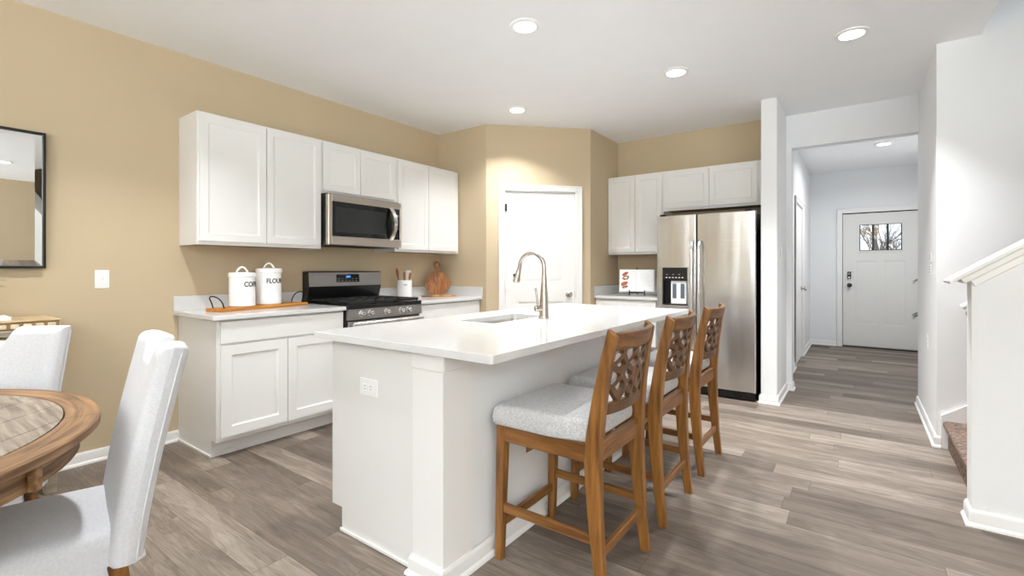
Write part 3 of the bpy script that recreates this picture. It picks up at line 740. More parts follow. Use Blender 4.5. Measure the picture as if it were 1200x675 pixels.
plate('wall_outlet', 'white outlet on the tan wall between utensil crock and round board', 'outlet', face_x(0, 3.435, 1.135), .072, .116, 'outlet')
plate('island_outlet', 'white sideways outlet on the end panel of the island', 'outlet', face_ny(2.143, BY0, .690), .118, .074, 'outlet_h')
plate('island_side_outlet', 'tan outlet plate low on the island under the nearest stool seat', 'outlet', face_x(BX1-.008, 1.885, .395), .070, .11, 'outlet', M_TANPL, M_DARK)
plate('hall_switch', 'small white switch on the narrow wall beside the refrigerator', 'light switch', face_x(WW1, 5.03, 1.35), .045, .116, 'switch')
MS = lambda y, z: Matrix.Translation((SX, y, z)) @ Matrix.Rotation(-PI/2, 4, 'Z')
plate('thermostat', 'white wall control on the stair corner, upper of two', 'wall control', MS(4.60, 1.292), .085, .060, 'keypad')
plate('alarm_keypad', 'white keypad with grey buttons below the other control on the stair corner', 'wall control', MS(4.60, 1.202), .085, .070, 'keypad')
plate('hall_outlet', 'white outlet low on the wall around the corner from the stairs', 'outlet', MS(4.77, .66), .072, .12, 'outlet')
# floor register in the hall
vt_ = thing('floor_register', 'brown floor vent by the end wall of the hallway', 'floor vent', (3.385, 8.78, 0))
b = nb(); bx(b, -.13, .13, -.055, .055, .0005, .004, .001); obj('frame', b, M_BRONZE, vt_, world=False)
b = nb()
for k in range(9): bx(b, -.11+k*.0265, -.11+k*.0265+.012, -.04, .04, .0042, .007)
obj('louvers', b, M_DARK, vt_, world=False)

# ------------------------------------------------------------------ range
rg = thing('gas_range', 'stainless gas range with black cooktop between the counters', 'range', (.33, 2.614, 0))
ry0, ry1 = 2.2345, 2.9945
b = nb(); bx(b, .012, .640, ry0, ry1, .05, .902, .003); obj('body', b, M_BLACK, rg)
for yy in (ry0+.05, ry1-.05):
    for xx in (.08, .56):
        b = nb(); lathe(b, [(0, .0005), (.018, .0005), (.018, .0495), (0, .0495)], 12, (xx, yy, 0)); obj('foot', b, M_BLACK, rg)
b = nb(); bx(b, .10, .655, ry0, ry1, .9025, .920, .004, 2); bx(b, .655, .674, ry0, ry1, .889, .924, .004, 2); obj('cooktop', b, M_BLACK, rg)
for k, (cx_, cy_) in enumerate(((.24, ry0+.16), (.52, ry0+.16), (.24, ry1-.16), (.52, ry1-.16), (.38, (ry0+ry1)/2))):
    b = nb(); lathe(b, [(0, .9203), (.05, .9203), (.048, .928), (.036, .930), (.034, .935), (0, .936)], 20, (cx_, cy_, 0)); obj('burner', b, M_IRON, rg)
for y0_, y1_ in ((ry0+.02, ry0+.262), (ry0+.268, ry1-.268), (ry1-.262, ry1-.02)):
    b = nb()
    for xx in (.125, .635): bx(b, xx-.006, xx+.006, y0_, y1_, .9365, .950, .002)
    bx(b, .645, .655, y0_, y1_, .928, .952, .002)
    for yy in (y0_+.006, y1_-.006, (y0_+y1_)/2): bx(b, .125, .635, yy-.006, yy+.006, .9365, .950, .002)
    for xx in (.255, .38, .505): bx(b, xx-.005, xx+.005, y0_, y1_, .938, .950, .002)
    for xx in (.125, .635):
        for yy in (y0_+.006, y1_-.006): bx(b, xx-.006, xx+.006, yy-.006, yy+.006, .9202, .940)
    obj('grate', b, M_IRON, rg)
b = nb(); prism(b, [(.012, .92), (.075, .92), (.115, 1.06), (.105, 1.175), (.095, 1.184), (.012, 1.184)], lambda x, z: (x, ry0+.006, z), lambda x, z: (x, ry1-.006, z)); bg_ = obj('backguard', b, M_BLACK, rg, smooth=25)
b = nb()
prism(b, [(.1135, 1.055), (.1175, 1.055), (.1085, 1.1755), (.0975, 1.187), (.092, 1.187), (.092, 1.1845), (.097, 1.184), (.1055, 1.174)], lambda x, z: (x, ry0+.004, z), lambda x, z: (x, ry1-.004, z)); fc = obj('backguard_face', b, M_STEELD, rg, smooth=25)
b = nb(); prism(b, [(.111, 1.088), (.117, 1.088), (.1125, 1.158), (.1065, 1.158)], lambda x, z: (x, 2.500, z), lambda x, z: (x, 2.738, z)); dp_ = obj('control_panel', b, M_BLACKG, fc)
b = nb(); prism(b, [(.114, 1.128), (.1152, 1.128), (.1142, 1.146), (.113, 1.146)], lambda x, z: (x, 2.600, z), lambda x, z: (x, 2.645, z)); obj('clock_display', b, M_BLUE, dp_)
b = nb()
for k in range(6):
    for r_ in range(2):
        y_ = 2.515+k*.036; z_ = 1.098+r_*.020
        if 2.59 < y_ < 2.65 and r_ == 1: continue
        bx(b, .1130, .1170, y_, y_+.018, z_, z_+.004)
obj('button_marks', b, M_SLOT, dp_)
b = nb(); prism(b, [(.6405, .806), (.680, .806), (.680, .816), (.670, .888), (.6405, .888)], lambda x, z: (x, ry0, z), lambda x, z: (x, ry1, z)); kp = obj('front_panel', b, M_STEELD, rg, smooth=25)
for yy in (2.352, 2.437, 2.600, 2.758, 2.838):
    MK = Matrix.Translation((.674, yy, .850)) @ Matrix.Rotation(R(80), 4, 'Y')
    b = nb(); lathe(b, [(0, 0), (.026, 0), (.026, .004), (.021, .006), (.020, .028), (.017, .032), (0, .033)], 24, mtx=MK); kb = obj('knob', b, M_CHROME, kp)
    b = nb(); bx(b, -.019, .019, -.004, .004, .033, .044, .002, 1, MK @ Matrix.Rotation(R(90), 4, 'Z')); obj('grip', b, M_STEELD, kb)
b = nb(); bx(b, .6405, .668, ry0+.008, ry1-.008, .20, .792, .005, 2); od = obj('oven_door', b, M_STEEL, rg)
b = nb(); bx(b, .6682, .671, ry0+.09, ry1-.09, .32, .66, .001); obj('window', b, M_BLACKG, od)
b = nb(); tube(b, [(.668, ry0+.05, .765), (.712, ry0+.05, .765)], .010, 10); tube(b, [(.668, ry1-.05, .765), (.712, ry1-.05, .765)], .010, 10)
bar(b, (.715, ry0+.02, .765), (.715, ry1-.02, .765), .022, .044, bev=.006); obj('handle', b, M_STEEL, od)
b = nb(); bx(b, .6405, .666, ry0+.008, ry1-.008, .07, .193, .005, 2); obj('drawer', b, M_STEEL, rg)

# ------------------------------------------------------------------ microwave
mw = thing('over_range_microwave', 'stainless microwave with black window hanging under the short cabinet', 'microwave', (.2, 2.615, 1.405))
my0, my1, mz0, mz1 = 2.236, 2.997, 1.405, 1.829
b = nb(); bx(b, .002, .362, my0, my1, mz0, mz1, .003); obj('case', b, M_BLACK, mw)
b = nb()                                                   # door and control frame in stainless, with an opening for window and keys
fx0, fx1 = .3622, .402; wy0, wy1, wz0, wz1 = my0+.038, my1-.018, mz0+.072, mz1-.066
bx(b, fx0, fx1, my0, wy0, mz0, mz1-.010, .004); bx(b, fx0, fx1, wy1, my1, mz0, mz1-.010, .003)
bx(b, fx0, fx1, wy0-.004, wy1+.004, mz0, wz0, .003); bx(b, fx0, fx1, wy0-.004, wy1+.004, wz1, mz1-.010, .003)
md = obj('door_frame', b, M_STEELW, mw)
b = nb(); bx(b, fx0, .3985, wy0+.001, wy1-.085, wz0+.001, wz1-.001, .001); dg = obj('door_glass', b, M_BLACKG, md)
b = nb(); bx(b, .3986, .3995, wy0+.03, wy1-.15, wz0+.035, wz1-.045, .0004); obj('window', b, M_WINDOWG, dg)
b = nb(); bx(b, fx0, .3985, wy1-.0835, wy1-.001, wz0+.001, wz1-.001, .001); cp = obj('control_panel', b, M_BLACKG, mw)
b = nb(); bx(b, .3986, .3993, wy1-.060, wy1-.020, wz1-.075, wz1-.055); obj('clock_display', b, M_SLOT, cp)
b = nb(); pts = []
for k in range(13):
    t_ = k/12; z_ = wz0-.005+(wz1-wz0+.01)*t_; pts.append((.402+.070*math.sin(PI*t_)**.8, wy1-.105, z_))
secs = []
for i, p in enumerate(pts):
    d_ = (Vector(pts[min(i+1, 12)])-Vector(pts[max(i-1, 0)])).normalized(); n_ = Vector((d_.z, 0, -d_.x))
    hw, ht_ = .019, .005
    secs.append([Vector(p)+n_*a*ht_+Vector((0, c_*hw, 0)) for a, c_ in ((-1, -1), (1, -.8), (1, .8), (-1, 1))])
loft(b, secs); obj('handle', b, M_CHROME, md)
b = nb(); bx(b, .05, .35, my0+.1, my1-.1, mz0-.004, mz0-.0005); obj('vent_grille', b, M_IRON, mw)

# ------------------------------------------------------------------ refrigerator
fr = thing('refrigerator', 'side-by-side stainless refrigerator with water dispenser in its left door', 'refrigerator', (2.67, 5.07, 0))
f0, f1, fm, fyf, fzt = 2.224, 3.122, 2.612, 4.722, 1.735
b = nb(); bx(b, f0+.005, f1-.004, 4.80, 5.40, .03, fzt-.01, .004); obj('case', b, M_BLACK, fr)
def curved_door(x0, x1, hole=None):
    """door with a gently bowed front looking to -Y; hole=(x0,x1,z0,z1) leaves a niche"""
    bm = nb(); z0, z1 = .085, fzt
    xs = [x0, x0+.006, x0+.02]+[x0+.02+(x1-x0-.04)*k/10 for k in range(1, 10)]+[x1-.02, x1-.006, x1]; zs = [z0, z0+.006, z1-.006, z1]
    if hole: xs = sorted(set([x for x in xs if not any(abs(x-h) < .012 for h in hole[:2])]+list(hole[:2]))); zs = sorted(zs+list(hole[2:]))
    xm = (x0+x1)/2; hw = (x1-x0)/2
    def Y(x, z):
        e = min(x-x0, x1-x, z-z0, z1-z); rr_ = .012*(1-min(1, e/.012))**2
        return fyf+.010*((x-xm)/hw)**2+rr_
    g = [[bm.verts.new((x, Y(x, z), z)) for z in zs] for x in xs]
    for i in range(len(xs)-1):
        for j in range(len(zs)-1):
            if hole and hole[0]-1e-6 <= xs[i] < hole[1]-1e-6 and hole[2]-1e-6 <= zs[j] < hole[3]-1e-6: continue
            bm.faces.new((g[i][j], g[i+1][j], g[i+1][j+1], g[i][j+1]))
    nx, nz = len(xs)-1, len(zs)-1
    ring = [g[i][0] for i in range(nx)]+[g[nx][j] for j in range(nz)]+[g[i][nz] for i in range(nx, 0, -1)]+[g[0][j] for j in range(nz, 0, -1)]
    bk = [bm.verts.new((v.co.x, 4.794, v.co.z)) for v in ring]
    for i in range(len(ring)):
        j = (i+1) % len(ring); bm.faces.new((ring[j], ring[i], bk[i], bk[j]))
    bm.faces.new(bk)
    if hole:
        ed_ = [e for e in bm.edges if len(e.link_faces) == 1]
        r_ = bmesh.ops.extrude_edge_only(bm, edges=ed_)
        for v in [q for q in r_['geom'] if isinstance(q, bmesh.types.BMVert)]: v.co.y = fyf+.03
    bmesh.ops.recalc_face_normals(bm, faces=bm.faces)
    return bm
DN = (2.285, 2.532, .848, 1.222)
dl = obj('freezer_door', curved_door(f0, fm-.003, DN), M_STEEL, fr, smooth=40)
dr = obj('fridge_door', curved_door(fm+.003, f1), M_STEEL, fr, smooth=40)
# dispenser
b = nb(); y0_ = fyf-.002
bx(b, DN[0]+.001, DN[1]-.001, fyf+.004, fyf+.030, 1.095, DN[3]-.001, .002); bx(b, DN[0]+.001, DN[1]-.001, fyf+.062, fyf+.069, DN[2]+.001, 1.095)
bx(b, DN[0]+.001, DN[0]+.008, fyf+.004, fyf+.062, DN[2]+.001, 1.095); bx(b, DN[1]-.008, DN[1]-.001, fyf+.004, fyf+.062, DN[2]+.001, 1.095); bx(b, DN[0]+.001, DN[1]-.001, fyf+.004, fyf+.062, DN[2]+.001, DN[2]+.012)
ds = obj('dispenser', b, M_BLACK, dl)
b = nb()
for u0, u1, v0, v1 in ((DN[0]-.007, DN[0]+.003, DN[2]-.007, DN[3]+.007), (DN[1]-.003, DN[1]+.007, DN[2]-.007, DN[3]+.007), (DN[0], DN[1], DN[3]-.003, DN[3]+.007), (DN[0], DN[1], DN[2]-.016, DN[2]+.003)):
    bx(b, u0, u1, fyf-.004, fyf+.012, v0, v1, .002)
obj('dispenser_frame', b, M_STEEL, dl)
b = nb(); bx(b, 2.362, 2.514, fyf+.022, fyf+.060, DN[2]+.014, 1.090, .006, 2); pd = obj('dispenser_insert', b, M_PLASTIC, ds, label='white dispenser insert')
for xx in (2.380, 2.458):
    b = nb(); bx(b, xx, xx+.038, fyf+.017, fyf+.0218, .918, 1.062, .002); obj('paddle', b, M_GREYP, ds)
b = nb()
for k in range(6): bx(b, 2.318+k*.031, 2.318+k*.031+.016, fyf+.0030, fyf+.0036, 1.118, 1.126)
for k in range(3): bx(b, 2.325+k*.06, 2.325+k*.06+.010, fyf+.0030, fyf+.0036, 1.150, 1.154)
obj('button_labels', b, M_PAPER, ds)
for xx in (fm-.034, fm+.034):
    b = nb(); z0_, z1_ = .42, 1.48; pts = [(xx, fyf+.002, z0_), (xx, fyf-.030, z0_+.02), (xx, fyf-.048, z0_+.07)]+[(xx, fyf-.052-.004*math.sin(PI*k/8), z0_+.1+(z1_-z0_-.2)*k/8) for k in range(9)]+[(xx, fyf-.048, z1_-.07), (xx, fyf-.030, z1_-.02), (xx, fyf+.002, z1_)]
    secs = []
    for i, p in enumerate(pts):
        d_ = (Vector(pts[min(i+1, len(pts)-1)])-Vector(pts[max(i-1, 0)])).normalized(); n_ = Vector((0, d_.z, -d_.y))
        secs.append([Vector(p)+n_*(.009*math.sin(2*PI*k/12))+Vector((.0135*math.cos(2*PI*k/12), 0, 0)) for k in range(12)])
    loft(b, secs); obj('handle', b, M_CHROME, dl if xx < fm else dr)
b = textbm('Whirlpool', .027, .0008, .0006); tr(b, Matrix.Translation((3.020, fyf+.0055, 1.655)) @ Matrix.Rotation(R(2.3), 4, 'Z') @ Matrix.Rotation(PI/2, 4, 'X')); obj('logo_lettering', b, M_CHROME, dr, smooth=0)
b = nb(); bx(b, f0+.01, f1-.01, 4.765, 4.799, .012, .080, .003)
for k in range(16): bx(b, f0+.06+k*.05, f0+.06+k*.05+.036, 4.762, 4.766, .03, .062)
obj('toe_grille', b, M_BLACK, fr)
for xx in (f0+.06, f1-.06):
    b = nb(); lathe(b, [(0, .0005), (.022, .0005), (.022, .0295), (0, .0295)], 16, (xx, 4.83, 0)); obj('foot', b, M_BLACK, fr)
    b = nb(); bx(b, xx-.03, xx+.03, 4.735, 4.80, fzt+.0005, fzt+.014, .004); obj('hinge_cover', b, M_BLACK, fr)

# ------------------------------------------------------------------ bar stools (local: faces -X, origin on the floor)
def voronoi(pts, x0, x1, y0, y1):
    cells = []
    for i, p in enumerate(pts):
        poly = [(x0, y0), (x1, y0), (x1, y1), (x0, y1)]
        for j, q in enumerate(pts):
            if i == j: continue
            mx_, my_ = (p[0]+q[0])/2, (p[1]+q[1])/2; nx_, ny_ = q[0]-p[0], q[1]-p[1]; out = []
            for k in range(len(poly)):
                a, c_ = poly[k], poly[(k+1) % len(poly)]
                da = (a[0]-mx_)*nx_+(a[1]-my_)*ny_; db = (c_[0]-mx_)*nx_+(c_[1]-my_)*ny_
                if da <= 0: out.append(a)
                if da*db < 0: t_ = da/(da-db); out.append((a[0]+(c_[0]-a[0])*t_, a[1]+(c_[1]-a[1])*t_))
            poly = out
            if len(poly) < 3: break
        q = []
        for a in poly:
            if not q or math.hypot(a[0]-q[-1][0], a[1]-q[-1][1]) > .002: q.append(a)
        if len(q) > 2 and math.hypot(q[0][0]-q[-1][0], q[0][1]-q[-1][1]) < .002: q.pop()
        if len(q) > 2: cells.append(q)
    return cells
def inset_poly(poly, d):
    n = len(poly); lines = []
    for k in range(n):
        a, c_ = poly[k], poly[(k+1) % n]; L_ = math.hypot(c_[0]-a[0], c_[1]-a[1]); nx_, ny_ = -(c_[1]-a[1])/L_, (c_[0]-a[0])/L_
        lines.append((a[0]+nx_*d, a[1]+ny_*d, (c_[0]-a[0])/L_, (c_[1]-a[1])/L_))
    out = []
    for k in range(n):
        x1_, y1_, dx1, dy1 = lines[k-1]; x2_, y2_, dx2, dy2 = lines[k]; den = dx1*dy2-dy1*dx2
        if abs(den) < 1e-6: out.append((x2_, y2_)); continue
        t_ = ((x2_-x1_)*dy2-(y2_-y1_)*dx2)/den; out.append((x1_+dx1*t_, y1_+dy1*t_))
    return out
def make_stool(label, loc):
    t = thing('counter_stool', label, 'bar stool', loc, 0, 'counter stools along the island')
    W = .212
    LEG = .042
    # front legs, slightly tapered
    for s in (-1, 1):
        b = nb(); bar(b, (-.238, s*.208, 0), (-.222, s*.205, .575), .034, .034, (1, 0, 0), .044, .044, .004); obj('front_leg', b, M_STOOLW, t, world=False)
    # rear legs: run up past the seat as the back posts, bent at the seat
    path = [(.232, 0), (.214, .15), (.200, .32), (.192, .50), (.197, .60), (.214, .74), (.238, .88), (.260, .976)]
    hw = [(.017, .019), (.018, .021), (.020, .026), (.021, .030), (.021, .029), (.020, .025), (.018, .021), (.016, .017)]
    for s in (-1, 1):
        b = nb(); secs = []
        for i, ((x, z), (hy_, hx_)) in enumerate(zip(path, hw)):
            yy = s*(.208-.022*min(1, max(0, (z-.5)/.45)))
            c_ = .004
            q = [(hx_, hy_-c_), (hx_-c_, hy_), (-hx_+c_, hy_), (-hx_, hy_-c_), (-hx_, -hy_+c_), (-hx_+c_, -hy_), (hx_-c_, -hy_), (hx_, -hy_+c_)]
            secs.append([Vector((x+dx, yy+dy, z-(.012*dx/hx_ if i == len(path)-1 else 0))) for dx, dy in q])
        loft(b, secs); obj('rear_leg', b, M_STOOLW, t, world=False)
    # aprons
    for s in (-1, 1):
        b = nb(); bar(b, (-.203, s*.207, .530), (.172, s*.207, .530), .024, .070, (0, 0, 1), bev=.003); obj('side_apron', b, M_STOOLS, t, world=False)
    b = nb(); bar(b, (-.224, -.186, .530), (-.224, .186, .530), .024, .070, (0, 0, 1), bev=.003); obj('front_apron', b, M_STOOLX, t, world=False)
    b = nb(); bar(b, (.196, -.188, .528), (.196, .188, .528), .026, .072, (0, 0, 1), bev=.003); obj('rear_apron', b, M_STOOLX, t, world=False)
    # stretchers
    for s in (-1, 1):
        b = nb(); bar(b, (-.212, s*.207, .218), (.188, s*.207, .218), .020, .036, (0, 0, 1), bev=.003); obj('stretcher', b, M_STOOLS, t, world=False)
    b = nb(); bar(b, (-.233, -.192, .150), (-.233, .192, .150), .022, .036, (0, 0, 1), bev=.003); obj('foot_rail', b, M_STOOLX, t, world=False)
    b = nb(); bar(b, (.212, -.191, .165), (.212, .191, .165), .020, .036, (0, 0, 1), bev=.003); obj('stretcher', b, M_STOOLX, t, world=False)
    # cushion: rounded box with a crown, notched between the posts by tapering to the rear
    b = nb(); z0_, zt_ = .566, .648
    def P(u, v, top):
        x = -.250+u*.434; half = .246-.040*max(0, (u-.55)/.45)**1.5
        y = (v*2-1)*half
        e = min(u*.434, (1-u)*.434, (1-abs(v*2-1))*half)
        rd = .022; f_ = math.sqrt(max(0, 1-(1-min(1, e/rd))**2))
        crown = .010*(1-(2*u-1)**2)*(1-(2*v-1)**2)
        zm = z0_+.030
        return Vector((x, y, zm+(zt_-zm)*f_+crown)) if top else Vector((x, y, zm-(zm-z0_)*min(1, f_*1.3)))
    us = [0, .008, .02, .04, .07]+[.07+.86*k/14 for k in range(1, 14)]+[.93, .96, .98, .992, 1]
    gt = [[b.verts.new(P(u, v, True)) for v in us] for u in us]; gb = [[b.verts.new(P(u, v, False)) for v in us] for u in us]
    for i in range(len(us)-1):
        for j in range(len(us)-1):
            b.faces.new((gt[i][j], gt[i+1][j], gt[i+1][j+1], gt[i][j+1])); b.faces.new((gb[i][j+1], gb[i+1][j+1], gb[i+1][j], gb[i][j]))
    bmesh.ops.remove_doubles(b, verts=b.verts, dist=1e-4); bmesh.ops.recalc_face_normals(b, faces=b.faces)
    obj('seat_cushion', b, M_SEATF, t, world=False, smooth=60)
    # back: curved rails and a pierced panel of irregular cells, all on one bowed, raked surface
    def S(y, z, o):
        for (xa, za), (xb, zb_) in zip(path, path[1:]):
            if za <= z <= zb_ or zb_ == path[-1][1]:
                x = xa+(xb-xa)*(z-za)/(zb_-za); break
        for (xa, za), (xb, zb_) in zip(path, path[1:]):
            if za <= z <= zb_: x = xa+(xb-xa)*(z-za)/(zb_-za)
        return Vector((x+.034*(1-(y/.19)**2)+o, y, z))
    def rail(name, z0_, z1_, th, m):
        b = nb(); secs = []
        for k in range(13):
            y = -.176+.352*k/12
            secs.append([S(y, z0_, -th/2), S(y, z0_, th/2), S(y, z1_-.004, th/2), S(y, z1_, th/2-.004), S(y, z1_, -th/2+.004), S(y, z1_-.004, -th/2)])
        loft(b, secs); obj(name, b, m, t, world=False)
    rail('top_rail', .914, .974, .024, M_STOOLX)
    rail('lower_rail', .668, .704, .020, M_PANELW)
    rnd = random.Random(11); pts = []
    zA, zB = .700, .917
    for r_ in range(5):
        for c_ in range(4):
            pts.append((-.174+.348*(c_+.5+(.25 if r_ % 2 else -.25))/4+rnd.uniform(-.018, .018), zA+(zB-zA)*(r_+.5)/5+rnd.uniform(-.010, .010)))
    cells = voronoi(pts, -.175, .175, zA, zB)
    b = nb()
    for poly in cells:
        d_ = .0098; ins = inset_poly(poly, d_)
        cx_ = sum(p[0] for p in poly)/len(poly); cy_ = sum(p[1] for p in poly)/len(poly)
        ar = sum(ins[k-1][0]*ins[k][1]-ins[k][0]*ins[k-1][1] for k in range(len(ins)))/2
        if ar < 2.5e-4: ins = [(cx_+(p[0]-cx_)*.5, cy_+(p[1]-cy_)*.5) for p in poly]
        n = len(poly); o1, o2 = -.010, .010
        A = [[b.verts.new(S(p[0], p[1], o)) for p in q] for q, o in ((poly, o1), (ins, o1), (poly, o2), (ins, o2))]
        for k in range(n):
            j = (k+1) % n
            b.faces.new((A[0][k], A[0][j], A[1][j], A[1][k])); b.faces.new((A[2][j], A[2][k], A[3][k], A[3][j])); b.faces.new((A[1][k], A[1][j], A[3][j], A[3][k]))
    bmesh.ops.remove_doubles(b, verts=b.verts, dist=5e-4); bmesh.ops.recalc_face_normals(b, faces=b.faces)
    obj('lattice_panel', b, M_PANELW, t, world=False, smooth=25, label='brown openwork back panel')
    return t
SXC = 2.897
st1 = make_stool('brown counter stool with lattice back, nearest the camera', (SXC, 1.785, 0))
dup(st1, (SXC, 2.430, 0), 'middle one of the three brown counter stools with lattice backs')
dup(st1, (SXC, 3.105, 0), 'farthest brown counter stool, in front of the refrigerator')

# ------------------------------------------------------------------ dining table
TX, TY, TZ, TR = 1.750, -.295, .760, .767
tb = thing('round_dining_table', 'round wooden dining table with grey plank centre and brown rim', 'dining table', (TX, TY, 0))
b = nb(); NS = 6; r0, r1 = .683, TR
for s in range(NS):
    a0 = 2*PI*s/NS+.0015+R(13); a1 = 2*PI*(s+1)/NS-.0015+R(13); secs = []
    for k in range(13):
        a = a0+(a1-a0)*k/12; cs, sn = math.cos(a), math.sin(a)
        pr_ = [(r0, TZ-.030), (r1-.006, TZ-.030), (r1, TZ-.025), (r1, TZ-.005), (r1-.005, TZ), (r0+.003, TZ), (r0, TZ-.003)]
        secs.append([Vector((r_*cs, r_*sn, z)) for r_, z in pr_])
    t_ = bmesh.new(); loft(t_, secs); merge(b, t_)
obj('rim', b, M_RIMW, tb, world=False)
b = nb(); pw = .145; k = -6                                   # boards clipped to the inner circle, laid along one direction
ri = r0-.004
while k < 6:
    v0, v1 = k*pw+.0015, (k+1)*pw-.0015; k += 1
    if v1 < -ri or v0 > ri: continue
    v0, v1 = max(v0, -ri+.002), min(v1, ri-.002)
    n = 10; left, right = [], []
    for i in range(n+1):
        v = v0+(v1-v0)*i/n; h_ = math.sqrt(max(0, ri*ri-v*v)); right.append((h_, v)); left.append((-h_, v))
    poly = right+left[::-1]
    q = []
    for p in poly:
        if not q or math.hypot(p[0]-q[-1][0], p[1]-q[-1][1]) > 1e-4: q.append(p)
    prism(b, q, lambda x, y: (x, y, TZ-.029), lambda x, y: (x, y, TZ-.001))
pl = obj('plank_top', tr(b, Matrix.Rotation(R(-49), 4, 'Z')), M_TABTOP, tb, world=False, label='grey washed plank centre')
b = nb(); lathe(b, [(.690, TZ-.100), (.718, TZ-.100), (.718, TZ-.0305), (.690, TZ-.0305), (.690, TZ-.100)], 72); obj('apron', b, M_RIMW, tb, world=False)
for k in range(8):
    b = nb(); bx(b, .7185, .738, -.0115, .0115, TZ-.101, TZ-.0305, .002, 1, Matrix.Rotation(2*PI*k/8+R(49), 4, 'Z')); obj('apron_block', b, M_TABRIM, tb, world=False)
b = nb(); lathe(b, [(0, .08), (.10, .08), (.13, .12), (.12, .20), (.085, .27), (.10, .36), (.125, .44), (.10, .52), (.07, .56), (.14, .60), (.30, .64), (.30, TZ-.0305), (0, TZ-.0305)], 40); obj('pedestal', b, M_TABRIM, tb, world=False)
for k in range(4):
    b = nb(); pts = [(.08, .17), (.22, .15), (.38, .07), (.50, .045)]
    secs = [[Vector((x, s*.035, z+dz)) for s, dz in ((-1, -hh), (1, -hh), (1, hh), (-1, hh))] for (x, z), hh in zip(pts, (.07, .05, .04, .0445))]
    loft(b, secs); obj('pedestal_foot', tr(b, Matrix.Rotation(PI/2*k+PI/4, 4, 'Z')), M_TABRIM, tb, world=False)

